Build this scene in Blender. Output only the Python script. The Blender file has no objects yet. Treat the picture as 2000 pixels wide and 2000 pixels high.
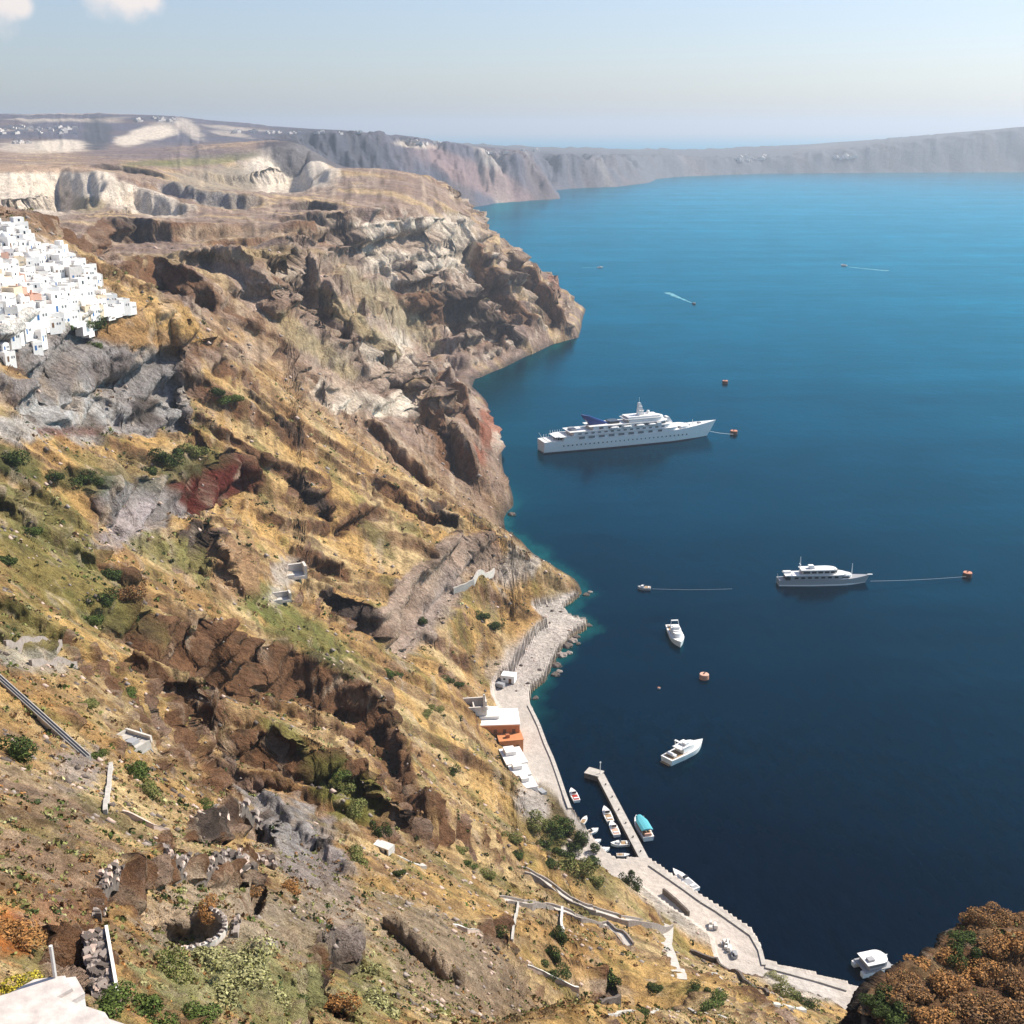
import bpy, bmesh, math, random
import numpy as np
from mathutils import Vector, Matrix

# ------------------------------------------------------------------ camera
scene = bpy.context.scene
CAM_H = 220.0
FPX = 2300.0                       # focal length in pixels of the 2000 px photograph
HORIZON = 248.0
PITCH = math.atan((1000 - HORIZON) / FPX)
cam_data = bpy.data.cameras.new("camera")
cam_data.sensor_fit = 'HORIZONTAL'
cam_data.sensor_width = 36.0
cam_data.lens = 36.0 * FPX / 2000.0
cam_data.clip_start = 1.0
cam_data.clip_end = 90000.0
cam = bpy.data.objects.new("camera", cam_data)
scene.collection.objects.link(cam)
cam.location = (0, 0, CAM_H)
cam.rotation_euler = (math.pi / 2 - PITCH, 0, 0)
scene.camera = cam

# ------------------------------------------------------------------ sky and sun
SUN_AZ = math.radians(61)         # clockwise from the viewing direction (+Y)
SUN_EL = math.radians(43)
world = bpy.data.worlds.new("World")
scene.world = world
world.use_nodes = True
wn = world.node_tree
wn.nodes.clear()
sky = wn.nodes.new('ShaderNodeTexSky')
sky.sky_type = 'NISHITA'
sky.sun_disc = False
sky.sun_elevation = SUN_EL
sky.sun_rotation = SUN_AZ
sky.altitude = 200
sky.air_density = 1.0
sky.dust_density = 1.0
sky.ozone_density = 1.6
bg = wn.nodes.new('ShaderNodeBackground')
bg.inputs['Strength'].default_value = 0.088
wout = wn.nodes.new('ShaderNodeOutputWorld')


def wnode(kind, **kw):
    n = wn.nodes.new(kind)
    for k, v in kw.items():
        setattr(n, k, v)
    return n


def wmath(op, a, b=None):
    n = wnode('ShaderNodeMath', operation=op)
    for i, v in enumerate((a, b)):
        if v is None:
            continue
        if isinstance(v, (int, float)):
            n.inputs[i].default_value = v
        else:
            wn.links.new(v, n.inputs[i])
    return n.outputs[0]


# small fair-weather clouds: noise patches over the whole sky, two of them seen at the frame's top left
wtc = wnode('ShaderNodeTexCoord')
cl_noise = wnode('ShaderNodeTexNoise', noise_dimensions='3D')
cl_noise.inputs['Scale'].default_value = 26
cl_noise.inputs['Detail'].default_value = 6
cl_noise.inputs['Roughness'].default_value = 0.62
wn.links.new(wtc.outputs['Generated'], cl_noise.inputs['Vector'])


def pix_dir(px, py):
    x = (px - 1000) / FPX
    y = (1000 - py) / FPX
    v = Vector((x, math.cos(PITCH) + y * math.sin(PITCH), -math.sin(PITCH) + y * math.cos(PITCH)))
    return v.normalized()


cloud_sum = None
for (px, py, rad) in ((256, -4, 0.022), (225, -32, 0.028), (292, -4, 0.015), (14, -4, 0.020), (40, 10, 0.012), (-60, -60, 0.05),
                      (430, -190, 0.05), (500, -200, 0.06), (-420, 60, 0.05), (2500, -260, 0.07), (-900, -40, 0.09), (900, -700, 0.08)):
    d = pix_dir(px, py)
    dp = wnode('ShaderNodeVectorMath', operation='DISTANCE')
    dp.inputs[1].default_value = d
    wn.links.new(wtc.outputs['Generated'], dp.inputs[0])
    v = wmath('SUBTRACT', 1.0, wmath('DIVIDE', dp.outputs['Value'], rad))
    cloud_sum = v if cloud_sum is None else wmath('MAXIMUM', cloud_sum, v)
cl = wmath('ADD', cloud_sum, wmath('MULTIPLY', wmath('SUBTRACT', cl_noise.outputs['Fac'], 0.5), 1.3))
cl_ramp = wnode('ShaderNodeMapRange', interpolation_type='SMOOTHSTEP')
cl_ramp.inputs['From Min'].default_value = 0.0
cl_ramp.inputs['From Max'].default_value = 0.75
cl_ramp.inputs['To Max'].default_value = 0.92
wn.links.new(cl, cl_ramp.inputs['Value'])
cmix = wnode('ShaderNodeMix', data_type='RGBA')
cmix.inputs[7].default_value = (8.2, 7.4, 7.0, 1)
wn.links.new(cl_ramp.outputs['Result'], cmix.inputs[0])
sky_hsv = wnode('ShaderNodeHueSaturation')
sky_hsv.inputs['Saturation'].default_value = 0.82
wn.links.new(sky.outputs['Color'], sky_hsv.inputs['Color'])
sky_tint = wnode('ShaderNodeVectorMath', operation='MULTIPLY')
sky_tint.inputs[1].default_value = (.93, .985, 1.12)
wn.links.new(sky_hsv.outputs['Color'], sky_tint.inputs[0])
wn.links.new(sky_tint.outputs[0], cmix.inputs[6])
wn.links.new(cmix.outputs[2], bg.inputs['Color'])
wn.links.new(bg.outputs[0], wout.inputs['Surface'])

sun_data = bpy.data.lights.new("sun", 'SUN')
sun_data.energy = 5.0
sun_data.angle = math.radians(0.53)
sun_data.color = (1.0, 0.90, 0.76)
sun = bpy.data.objects.new("sun", sun_data)
scene.collection.objects.link(sun)
sun_vec = Vector((math.sin(SUN_AZ) * math.cos(SUN_EL), math.cos(SUN_AZ) * math.cos(SUN_EL), math.sin(SUN_EL)))
sun.rotation_euler = sun_vec.to_track_quat('Z', 'Y').to_euler()
sun.location = (0, 0, 900)

scene.view_settings.view_transform = 'Standard'
scene.view_settings.look = 'None'
scene.view_settings.gamma = 1.0
scene.view_settings.use_curve_mapping = False
scene.view_settings.exposure = 0.50
scene.cycles.volume_bounces = 0
scene.cycles.max_bounces = 5
scene.cycles.diffuse_bounces = 1
scene.cycles.glossy_bounces = 2

rng = np.random.default_rng(7)
R = random.Random(11)


# ------------------------------------------------------------------ tagging helpers
def tag(o, label=None, cat=None, group=None, kind=None):
    if label: o["label"] = label
    if cat: o["category"] = cat
    if group: o["group"] = group
    if kind: o["kind"] = kind
    return o


def link(o, parent=None):
    scene.collection.objects.link(o)
    if parent is not None:
        o.parent = parent
    return o


def empty(name, loc=(0, 0, 0), rz=0.0, label=None, cat=None, group=None, scale=1.0):
    o = bpy.data.objects.new(name, None)
    o.empty_display_size = 1
    link(o)
    o.location = loc
    o.rotation_euler = (0, 0, rz)
    o.scale = (scale, scale, scale)
    return tag(o, label, cat, group)


def copy_tree(o, parent=None):
    c = o.copy()
    for k in ("label",):
        pass
    link(c, parent)
    for ch in list(o.children):
        copy_tree(ch, c)
    return c


# ------------------------------------------------------------------ numpy noise
def _hash(ix, iy, seed):
    h = (ix.astype(np.int64) * 374761393 + iy.astype(np.int64) * 668265263 + seed * 1442695041) & 0xffffffff
    h = ((h ^ (h >> 13)) * 1274126177) & 0xffffffff
    return ((h ^ (h >> 16)) & 0xffff).astype(np.float32) / 65535.0


def noise2(x, y, seed=0):
    x0 = np.floor(x); y0 = np.floor(y)
    fx = (x - x0).astype(np.float32); fy = (y - y0).astype(np.float32)
    ix = x0.astype(np.int64); iy = y0.astype(np.int64)
    ux = fx * fx * fx * (fx * (fx * 6 - 15) + 10); uy = fy * fy * fy * (fy * (fy * 6 - 15) + 10)

    def g(ax, ay, dx, dy):
        a = _hash(ax, ay, seed) * (2 * math.pi)
        return np.cos(a) * dx + np.sin(a) * dy
    n00 = g(ix, iy, fx, fy); n10 = g(ix + 1, iy, fx - 1, fy)
    n01 = g(ix, iy + 1, fx, fy - 1); n11 = g(ix + 1, iy + 1, fx - 1, fy - 1)
    a = n00 + (n10 - n00) * ux
    b = n01 + (n11 - n01) * ux
    return (a + (b - a) * uy) * 1.5


def fbm(x, y, octs=4, seed=0, gain=0.5, lac=2.03):
    s = 0; a = 1.0; t = 0
    for i in range(octs):
        s = s + a * noise2(x, y, seed + i * 17)
        t += a
        x = x * lac + 13.7; y = y * lac - 7.1
        a *= gain
    return s / t


def ridged(x, y, octs=4, seed=0, gain=0.5, lac=2.1):
    s = 0; a = 1.0; t = 0
    for i in range(octs):
        s = s + a * (1 - np.abs(noise2(x, y, seed + i * 31)) * 2)
        t += a
        x = x * lac + 3.7; y = y * lac + 9.2
        a *= gain
    return s / t


def sstep(a, b, x):
    t = np.clip((x - a) / (b - a), 0, 1)
    return t * t * (3 - 2 * t)


CP, SP = math.cos(PITCH), math.sin(PITCH)


def ray(px, py):
    a = (px - 1000) / FPX
    b = (1000 - py) / FPX
    return np.array([a, CP + b * SP, -SP + b * CP])


def at_z(px, py, z=0.0):
    d = ray(px, py)
    t = (z - CAM_H) / d[2]
    return (d[0] * t, d[1] * t)


def at_dist(px, py, D):
    d = ray(px, py)
    t = D / math.hypot(d[0], d[1])
    return d[0] * t, d[1] * t, CAM_H + d[2] * t


def project(x, y, z):
    f = y * CP - (z - CAM_H) * SP
    u = y * SP + (z - CAM_H) * CP
    return 1000 + FPX * x / f, 1000 - FPX * u / f


# ------------------------------------------------------------------ shoreline, as seen from the village
SHORE_PIX = [
    (1659, 1930), (1600, 1912), (1545, 1897), (1493, 1885), (1484, 1852), (1468, 1823), (1431, 1797), (1400, 1775), (1370, 1757),
    (1340, 1735), (1310, 1714), (1290, 1698), (1269, 1686), (1235, 1684), (1203, 1684), (1182, 1671), (1168, 1655), (1150, 1632), (1128, 1602),
    (1112, 1576), (1101, 1546), (1089, 1510), (1077, 1477), (1064, 1448), (1052, 1415), (1042, 1394), (1033, 1374), (1038, 1350), (1064, 1330),
    (1078, 1300), (1094, 1270), (1112, 1246), (1142, 1230), (1146, 1214), (1112, 1204), (1098, 1190), (1122, 1172), (1140, 1160),
    (1130, 1142), (1110, 1126), (1065, 1094), (1022, 1058), (984, 1034), (980, 1012), (1002, 988), (996, 954), (985, 914), (978, 888), (968, 834),
    (950, 787), (922, 756), (926, 740), (960, 725), (996, 711), (1029, 693), (1080, 671), (1134, 660), (1141, 640)]
FAR_PIX = [(940, 402), (971, 397), (1043, 391), (1094, 388), (1090, 378), (1080, 372), (1116, 368), (1199, 365), (1262, 357), (1280, 350), (1320, 346),
           (1400, 342), (1490, 339), (1600, 338), (1750, 337), (2000, 336), (2300, 338)]
poly = [(330, -600), (290, -200), (250, 0), (196, 110), (150, 195), (112, 240)]
poly += [at_z(*p) for p in SHORE_PIX]
poly += [(95, 1500), (70, 1600), (40, 1720), (5, 1900), (-60, 2080), (-160, 2400), (-330, 2800), (-330, 3200)]
poly += [at_z(*p) for p in FAR_PIX]
poly += [(4200, 6100), (5200, 6500), (5600, 7400), (3500, 8200), (1500, 7600), (300, 7000), (-500, 6200), (-1500, 6200), (-3500, 7500), (-9000, 7500), (-9000, -600)]
POLY = np.array(poly, dtype=np.float64)


def sdf(x, y):
    """signed distance to the shoreline: positive on land"""
    sh = x.shape
    x = x.ravel().astype(np.float32); y = y.ravel().astype(np.float32)
    best = np.full(x.shape, 1e18, np.float32)
    inside = np.zeros(x.shape, bool)
    n = len(POLY)
    for i in range(n):
        ax, ay = POLY[i]; bx, by = POLY[(i + 1) % n]
        ex, ey = bx - ax, by - ay
        wx, wy = x - np.float32(ax), y - np.float32(ay)
        t = np.clip((wx * ex + wy * ey) / (ex * ex + ey * ey), 0, 1).astype(np.float32)
        dx = wx - t * np.float32(ex); dy = wy - t * np.float32(ey)
        np.minimum(best, dx * dx + dy * dy, out=best)
        c = (ay > y) != (by > y)
        if ey != 0:
            xi = ax + (y - ay) * (ex / ey)
            inside ^= c & (x < xi)
    d = np.sqrt(best)
    return np.where(inside, d, -d).reshape(sh)


# ------------------------------------------------------------------ cap surface: height of the rim, plateau and far hills
CAP = [  # photograph x, y, ground distance
    (-200, 2000, 42), (0, 2000, 45), (250, 2000, 50), (500, 2000, 65), (800, 2000, 92), (1000, 2000, 122), (1300, 2000, 172), (0, 1700, 70), (250, 1700, 86), (500, 1700, 118), (750, 1700, 168),
    (900, 1850, 135), (0, 1450, 120), (250, 1450, 155), (450, 1480, 215), (0, 1250, 178), (250, 1230, 225), (0, 1050, 265), (200, 1050, 300), (0, 900, 340), (-300, 1000, 270), (-300, 1400, 120), (-300, 1700, 66), (-300, 750, 430),
    (100, 450, 560), (200, 530, 540), (250, 560, 560), (215, 500, 640), (300, 535, 660), (400, 520, 740), (-300, 480, 520), (300, 500, 780), (0, 470, 780), (300, 470, 900), (600, 480, 950), (100, 435, 1000), (500, 430, 1120), (700, 430, 1150),
    (880, 455, 1250), (970, 490, 1420), (1075, 520, 1480), (1090, 560, 1400), (0, 400, 1250), (400, 400, 1300), (700, 395, 1350), (880, 405, 1450), (940, 430, 1600),
    (200, 370, 1420), (600, 368, 1500), (850, 366, 1560), (920, 385, 1750), (600, 350, 1800), (800, 362, 1900), (60, 345, 1700), (300, 335, 1800), (0, 300, 2300), (250, 300, 2300), (450, 296, 2200), (600, 300, 2250),
    (640, 330, 2200), (480, 355, 1900), (680, 352, 2300), (100, 318, 2000),
    (0, 285, 2900), (250, 285, 3000), (560, 262, 3500), (700, 259, 3500), (780, 265, 3600), (900, 285, 4100), (1000, 296, 4400), (1100, 302, 4700), (1250, 305, 5400),
    (1400, 306, 6200), (1530, 304, 6300), (1600, 297, 6400), (1700, 287, 6500), (1800, 273, 6700), (1900, 262, 6900), (2000, 250, 7000), (2300, 240, 7000),
    (0, 229, 4000), (100, 232, 3900), (180, 236, 3800), (330, 228, 3900), (400, 240, 3900), (480, 252, 3700), (60, 262, 3300), (350, 262, 3500),
    (-300, 230, 4200), (-300, 300, 2400), (-300, 400, 1300), (0, 232, 6500), (500, 255, 5200), (800, 275, 5200)]
_cp = []
for (px, py, D) in CAP:
    x, y, z = at_dist(px, py, D)
    _cp.append((math.atan2(x, y) * 2.2, math.log(math.hypot(x, y)), z))
_cp += [(a, math.log(r), z) for a, r, z in [(-1.2, 28, 188), (0, 28, 188), (1.2, 28, 188), (.6, 110, 165), (1.2, 110, 160), (1.2, 250, 150), (0.2, 450, 172), (0.9, 450, 170), (-.35, 430, 185)]]
_cp = np.array(_cp)


def _tps(d2):
    return 0.5 * d2 * np.log(d2 + 1e-9)


_n = len(_cp)
_A = np.zeros((_n + 3, _n + 3))
_d2 = (_cp[:, None, 0] - _cp[None, :, 0]) ** 2 + (_cp[:, None, 1] - _cp[None, :, 1]) ** 2
_A[:_n, :_n] = _tps(_d2) + np.eye(_n) * 1e-4
_A[:_n, _n] = 1; _A[:_n, _n + 1] = _cp[:, 0]; _A[:_n, _n + 2] = _cp[:, 1]
_A[_n:, :_n] = _A[:_n, _n:].T
_w = np.linalg.solve(_A, np.concatenate([_cp[:, 2], [0, 0, 0]]))

# polar sampling of the land, finer near the viewer
rows = []
r = 26.0
while r < 7600:
    rows.append(r)
    r *= 1 + (0.0042 if r < 700 else 0.0048 if r < 2100 else 0.0105)
rows = np.array(rows)
NC = 1060
az = np.linspace(math.radians(-33), math.radians(37), NC)
NR = len(rows)
AZ, RR = np.meshgrid(az, rows)
X = RR * np.sin(AZ); Y = RR * np.cos(AZ)

# cap surface evaluated on a coarse polar grid and interpolated
ca = np.linspace(az[0], az[-1], 120); cr = np.linspace(math.log(rows[0]), math.log(rows[-1]), 220)
CA, CR = np.meshgrid(ca * 2.2, cr)
capc = _w[_n] + _w[_n + 1] * CA + _w[_n + 2] * CR
for i in range(_n):
    capc = capc + _w[i] * _tps((CA - _cp[i, 0]) ** 2 + (CR - _cp[i, 1]) ** 2)


def bil(grid, fi, fj):
    i0 = np.clip(np.floor(fi).astype(int), 0, grid.shape[0] - 2); j0 = np.clip(np.floor(fj).astype(int), 0, grid.shape[1] - 2)
    a = np.clip(fi - i0, 0, 1); b = np.clip(fj - j0, 0, 1)
    return (grid[i0, j0] * (1 - a) + grid[i0 + 1, j0] * a) * (1 - b) + (grid[i0, j0 + 1] * (1 - a) + grid[i0 + 1, j0 + 1] * a) * b


cap = bil(capc, (np.log(RR) - cr[0]) / (cr[1] - cr[0]), (AZ - ca[0]) / (ca[1] - ca[0]))

# coastline roughness away from the harbour
rough = sstep(470, 560, RR)
wob = RR * 0.006 * rough
S = sdf(X + wob * fbm(X / (RR * .03 + 6), Y / (RR * .03 + 6), 3, 5), Y + wob * fbm(X / (RR * .03 + 6), Y / (RR * .03 + 6), 3, 9))

far = sstep(2400, 3300, RR)
mid = sstep(640, 860, RR) * (1 - far)
near = 1 - sstep(640, 860, RR)
Sp = np.maximum(S, 0)
QUAY_Z = 2.2
prof_near = 0.60 * Sp + 0.0012 * Sp ** 2
prof_mid = 0.72 * Sp + 0.0042 * np.maximum(Sp - 45, 0) ** 2
prof_far = 0.95 * Sp
prof = prof_near * near + prof_mid * mid + prof_far * far
k = 9 + 0.004 * RR
h = np.clip(0.5 + 0.5 * (cap - prof) / k, 0, 1)
Z = cap * (1 - h) + prof * h - k * h * (1 - h)
Z = np.where(S > 0, np.maximum(Z, 0.0), 0)

# flat quays of the old harbour: a band along the shore between the pier's root and the first cape
th = np.arctan2(X, Y)
quay_w = 13.0 * sstep(246, 262, RR) * (1 - sstep(415, 440, RR)) + 15.0 * sstep(415, 440, RR) * (1 - sstep(520, 545, RR))
quay_w = quay_w * (1 - 0.85 * sstep(318, 330, RR) * (1 - sstep(352, 366, RR)))
inland = np.maximum(S - quay_w, 0)
shift = Z - (0.60 * Sp) * near * 0
Zq = np.where((quay_w > 1) & (S < quay_w), QUAY_Z, Z)
ramp = sstep(0, 26, S - quay_w)
Z = np.where(quay_w > 1, np.where(S < quay_w, np.where(S > 0, QUAY_Z, 0), QUAY_Z + (Z - QUAY_Z) * np.minimum(1, 0.30 + 0.70 * ramp)), Z)
# sea bed
bed = np.where(S < 0, -0.35 * (-S) - 0.6, 0)
Z = np.where(S < 0, bed, Z)
Z = np.maximum(Z, -30)


def raycast(px, py, Zg=None):
    """ground point seen at a pixel of the photograph"""
    Zg = Z if Zg is None else Zg
    d = ray(px, py)
    hd = math.hypot(d[0], d[1])
    a = math.atan2(d[0], d[1])
    fj = (a - az[0]) / (az[1] - az[0])
    j0 = int(np.clip(math.floor(fj), 0, NC - 2)); b = fj - j0
    col = Zg[:, j0] * (1 - b) + Zg[:, j0 + 1] * b
    rayz = CAM_H + rows * d[2] / hd
    hit = np.nonzero(rayz <= np.maximum(col, 0.0))[0]
    if len(hit) == 0:
        return None
    i = hit[0]
    if i == 0:
        rr = rows[0]
    else:
        c = np.maximum(col, 0)
        g0 = rayz[i - 1] - c[i - 1]; g1 = rayz[i] - c[i]
        rr = rows[i - 1] + (rows[i] - rows[i - 1]) * g0 / (g0 - g1 + 1e-9)
    return np.array([rr * math.sin(a), rr * math.cos(a), CAM_H + rr * d[2] / hd])

# ------------------------------------------------------------------ relief: ridges, scarps, gullies
Z0 = Z.copy()
MASK = {k: np.zeros(X.shape, np.float32) for k in ("brown", "grey", "pale", "dark", "red", "pink")}


def poly_dist(P, wx, wy, lim):
    """distance, side and parameter to a plan polyline, only where nearer than lim"""
    mn = P.min(0) - lim; mx = P.max(0) + lim
    box = (X > mn[0]) & (X < mx[0]) & (Y > mn[1]) & (Y < mx[1])
    idx = np.nonzero(box.ravel())[0]
    x = (X.ravel()[idx] + wx.ravel()[idx]); y = (Y.ravel()[idx] + wy.ravel()[idx])
    best = np.full(x.shape, 1e18); side = np.zeros(x.shape); par = np.zeros(x.shape); endd = np.zeros(x.shape)
    L = np.concatenate([[0], np.cumsum(np.hypot(*np.diff(P, axis=0).T))])
    for i in range(len(P) - 1):
        a, b = P[i], P[i + 1]
        e = b - a; el = max(np.hypot(*e), 1e-6)
        t = ((x - a[0]) * e[0] + (y - a[1]) * e[1]) / el ** 2
        tc = np.clip(t, 0, 1)
        dx = x - a[0] - tc * e[0]; dy = y - a[1] - tc * e[1]
        d2 = dx * dx + dy * dy
        m = d2 < best
        sd = (dx * e[1] - dy * e[0]) / el          # >0: right hand of travel
        best = np.where(m, d2, best); side = np.where(m, sd, side)
        par = np.where(m, L[i] + tc * el, par)
        endd = np.where(m, np.abs(t - tc) * el, endd)
    return idx, np.sqrt(best), side, par, L[-1]


WX = RR * 0.010 * fbm(X / (RR * .05 + 2), Y / (RR * .05 + 2), 4, 41) + RR * .004 * fbm(X / (RR * .012), Y / (RR * .012), 2, 43)
WY = RR * 0.010 * fbm(X / (RR * .05 + 2), Y / (RR * .05 + 2), 4, 47) + RR * .004 * fbm(X / (RR * .012), Y / (RR * .012), 2, 49)


def scarp(pix, h, w, g=0.0, Lf=20.0, Ln=10.0, mask=None, spread=1.4, warp=1.0):
    pts = [raycast(px, py, Z0) for px, py in pix]
    pts = [p[:2] for p in pts if p is not None]
    if len(pts) < 2:
        return
    P = np.array(pts)
    lim = max(3.2 * Lf, w + 3 * Ln) + 2
    idx, d, side, par, L = poly_dist(P, WX * warp, WY * warp, lim)
    taper = sstep(0, 0.12, par / L + .03) * (1 - sstep(0.88, 1.0, par / L - .03))
    farside = h * np.exp(-(d / Lf) ** 1.3)
    t = sstep(0, w, d)
    nearside = np.where(d < w, h - (h + g) * t, -g * np.exp(-((d - w) / Ln) ** 1.3))
    # round the ends: where the point lies beyond an end its side distance is small
    endf = np.clip(np.abs(side) / np.maximum(d, 1e-3), 0, 1)
    dz = np.where(side > 0, nearside, farside) * taper * sstep(0.0, 0.7, endf)
    Zf = Z.ravel()
    Zf[idx] += dz.astype(Zf.dtype) * (S.ravel()[idx] > 0) * sstep(0, 8, S.ravel()[idx])
    if mask:
        mv = np.where(side > 0, 1 - sstep(w * spread * .8, w * spread * 1.25, d), 1 - sstep(0, w * .25, d)) * taper * sstep(0, .7, endf)
        m = MASK[mask].ravel()
        m[idx] = np.maximum(m[idx], mv)


def bench(pts3, k_far, k_near, k_end=2.5):
    """raise a spur whose crest runs through the given points"""
    global Z
    P = np.array([p[:2] for p in pts3]); zz = np.array([p[2] for p in pts3])
    idx, d, side, par, L = poly_dist(P, WX * .5, WY * .5, 90)
    Ls = np.concatenate([[0], np.cumsum(np.hypot(*np.diff(P, axis=0).T))])
    zc = np.interp(par, Ls, zz)
    x = X.ravel()[idx]; y = Y.ravel()[idx]
    atend = (par < 1e-3) | (par > L - 1e-3)
    kk = np.where(atend, k_end, np.where(side > 0, k_near, k_far))
    cand = zc - kk * d
    Zf = Z.ravel()
    Zf[idx] = np.maximum(Zf[idx], cand)


# gullies and ribs running down the slopes
def rot(x, y, deg):
    c, s = math.cos(math.radians(deg)), math.sin(math.radians(deg))
    return x * c + y * s, -x * s + y * c


land = sstep(0, 10, S)
quaymask = np.where(quay_w > 1, sstep(0, 14, S - quay_w), 1.0)
u1, v1 = rot(X, Y, 18)
wv = 6 * fbm(X / 60, Y / 60, 3, 3)
g1 = ridged((u1) / 130, (v1 + wv) / 30, 4, 21)
g1b = fbm(u1 / 40, (v1 + wv) / 9, 3, 23)
lumps = fbm(X / 45, Y / 45, 4, 61)
slopeamt = sstep(4, 40, S) * (1 - sstep(0, 30, prof - cap) * sstep(500, 600, RR)) * sstep(30, 200, RR)
Z += near * land * quaymask * (slopeamt * (2.0 * (g1 - .35) + .6 * g1b) + 1.1 * lumps + .45 * fbm(X / 7, Y / 7, 3, 65))
# terraces of old fields on the near slope: contour-like low walls
tz = Z + 3.0 * fbm(X / 35, Y / 35, 3, 71)
ts = 4.5
fr = tz / ts - np.floor(tz / ts)
terr = ts * (np.floor(tz / ts) + sstep(0.62, 0.95, fr)) - tz + .35 * ts
tmask = near * quaymask * sstep(12, 30, S) * sstep(-.05, .25, fbm(X / 70, Y / 70, 3, 75)) * sstep(120, 180, RR)
Z += .45 * terr * tmask


def ribs(rx, ry, lam, seed, drop=.13):
    """parallel ribs running down the slope, each with a short broken face towards smaller ry"""
    ph = ry / lam + .9 * fbm(rx / (lam * 3.4), ry / (lam * 2.2), 3, seed) + .10 * fbm(rx / (lam * .45), ry / (lam * .45), 3, seed + 5)
    s_ = ph - np.floor(ph)
    a_ = _hash(np.floor(ph).astype(np.int64), np.floor(rx / (lam * 3.0) + .8 * fbm(rx / lam, ry / lam, 2, seed + 7)).astype(np.int64) * 0, seed)
    amp = np.clip(.25 + .9 * a_, 0, 1) * sstep(-.32, .12, fbm(rx / (lam * 2.6), ry / (lam * 1.6), 3, seed + 11))
    prof_ = np.where(s_ < drop, sstep(0, 1, s_ / drop), 1 - (s_ - drop) / (1 - drop))
    return amp * (prof_ - .45), amp * (1 - sstep(drop * .9, drop * 1.25, s_)) * sstep(0, .02, s_)


rb1, rf1 = ribs(u1, v1, 33, 601)
rb2, rf2 = ribs(u1, v1, 12, 611, .16)
u3, v3 = rot(X, Y, 30)
rb3, rf3 = ribs(u3, v3, 70, 621, .16)
_ribz = sstep(110, 200, RR) * (1 - sstep(880, 1050, RR)) * land * quaymask * sstep(6, 30, S) * (1 - sstep(20, 50, prof - cap) * sstep(500, 600, RR)) * (1 - sstep(-32, -8, X) * (1 - sstep(300, 345, RR)))
Z += _ribz * (5.2 * rb1 + 1.9 * rb2)
_ribm = mid * sstep(820, 1000, RR) * land * sstep(6, 30, S) * (1 - sstep(20, 60, prof - cap))
Z += _ribm * 13 * rb3
MASK["brown"] = np.maximum(MASK["brown"], (_ribz * np.clip(1.0 * rf1 + .5 * rf2, 0, .8)).astype(np.float32))
MASK["brown"] = np.maximum(MASK["brown"], (_ribm * np.clip(rf3, 0, .7)).astype(np.float32))
u2, v2 = rot(X, Y, -32)
wv2 = 25 * fbm(X / 160, Y / 160, 3, 83)
g2 = ridged(u2 / 260, (v2 + wv2) / 85, 5, 85)
g2b = ridged(u2 / 70, (v2 + wv2) / 40, 3, 87)
edge = sstep(3, 30, S)
Z += mid * land * edge * ((1 - sstep(-5, 28, prof - cap)) * (17 * (g2 - .45) + 5 * (g2b - .4)) + 1.4 * fbm(X / 60, Y / 60, 4, 89) + .8 * fbm(X / 14, Y / 14, 3, 91))
# strata ledges in the cliffs of the headland
tz = Z + 5 * fbm(X / 90, Y / 90, 3, 95)
ts = 17.0
fr = tz / ts - np.floor(tz / ts)
Z += mid * land * edge * .95 * (ts * (np.floor(tz / ts) + sstep(.55, .9, fr)) - tz + .3 * ts) * (1 - sstep(10, 60, prof - cap))
# far cliffs: fluted
g3 = ridged(X / 150 + Y / 400, Y / 330 - X / 900, 4, 101)
g3b = ridged(X / 55 + Y / 150, Y / 160, 3, 103)
cl3 = 1 - sstep(20, 140, prof - cap)
Z += far * land * (1 - .65 * sstep(4700, 5600, RR)) * (cl3 * (70 * (g3 - .5) * sstep(5, 90, S) + 9 * (g3b - .5) * sstep(5, 60, S)) + 9 * fbm(X / 260, Y / 260, 4, 105) * sstep(0, 60, S))
ceil_ = cap + far * (5 + 7 * fbm(X / 300, Y / 300, 3, 111)) + (1 - far) * (4 + 5 * fbm(X / 90, Y / 90, 3, 113))
over = np.maximum(Z - ceil_, 0) * sstep(560, 760, RR)
Z = Z - over * .88
Z = np.where(S > 0, np.maximum(Z, 0.05), Z)
Z = np.where((quay_w > 1) & (S > 0) & (S < quay_w), QUAY_Z, Z)
Z0 = Z.copy()

# the big rock ribs and drops seen in the photograph
scarp([(190, 1222), (300, 1250), (420, 1282), (560, 1312), (690, 1360), (775, 1415)], 8, 5, 7, 22, 14, "brown", 2.6)
scarp([(765, 1400), (800, 1500), (850, 1600), (880, 1660)], 5, 6, 4, 14, 9, "brown", 1.8)
scarp([(430, 1440), (520, 1470), (600, 1500), (690, 1535), (760, 1600), (830, 1650)], 5, 3.0, 5, 12, 8, "brown", 2.2)
scarp([(250, 1300), (360, 1370), (440, 1430)], 3.5, 3, 2, 10, 6, "brown", 1.6)
scarp([(-20, 700), (60, 690), (160, 672), (250, 688), (330, 676), (385, 735)], 15, 10, 11, 30, 24, "grey", 1.9)
scarp([(-20, 760), (80, 770), (180, 740), (300, 770), (370, 790)], 5, 5, 4, 12, 10, "grey", 1.6)
scarp([(180, 1010), (240, 975), (300, 955), (350, 968)], 6, 4, 5, 12, 9, "grey", 2.3)
scarp([(478, 762), (520, 800), (560, 840), (600, 868)], 2.6, 2.0, 2.2, 9, 6, "dark", 1.0)
scarp([(560, 705), (620, 668), (700, 690), (750, 655), (800, 640)], 14, 7, 10, 30, 25, "pink", 2.0)
scarp([(600, 760), (680, 745), (760, 770), (800, 730)], 5, 6, 4, 18, 14, "pale", 1.5)
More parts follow.
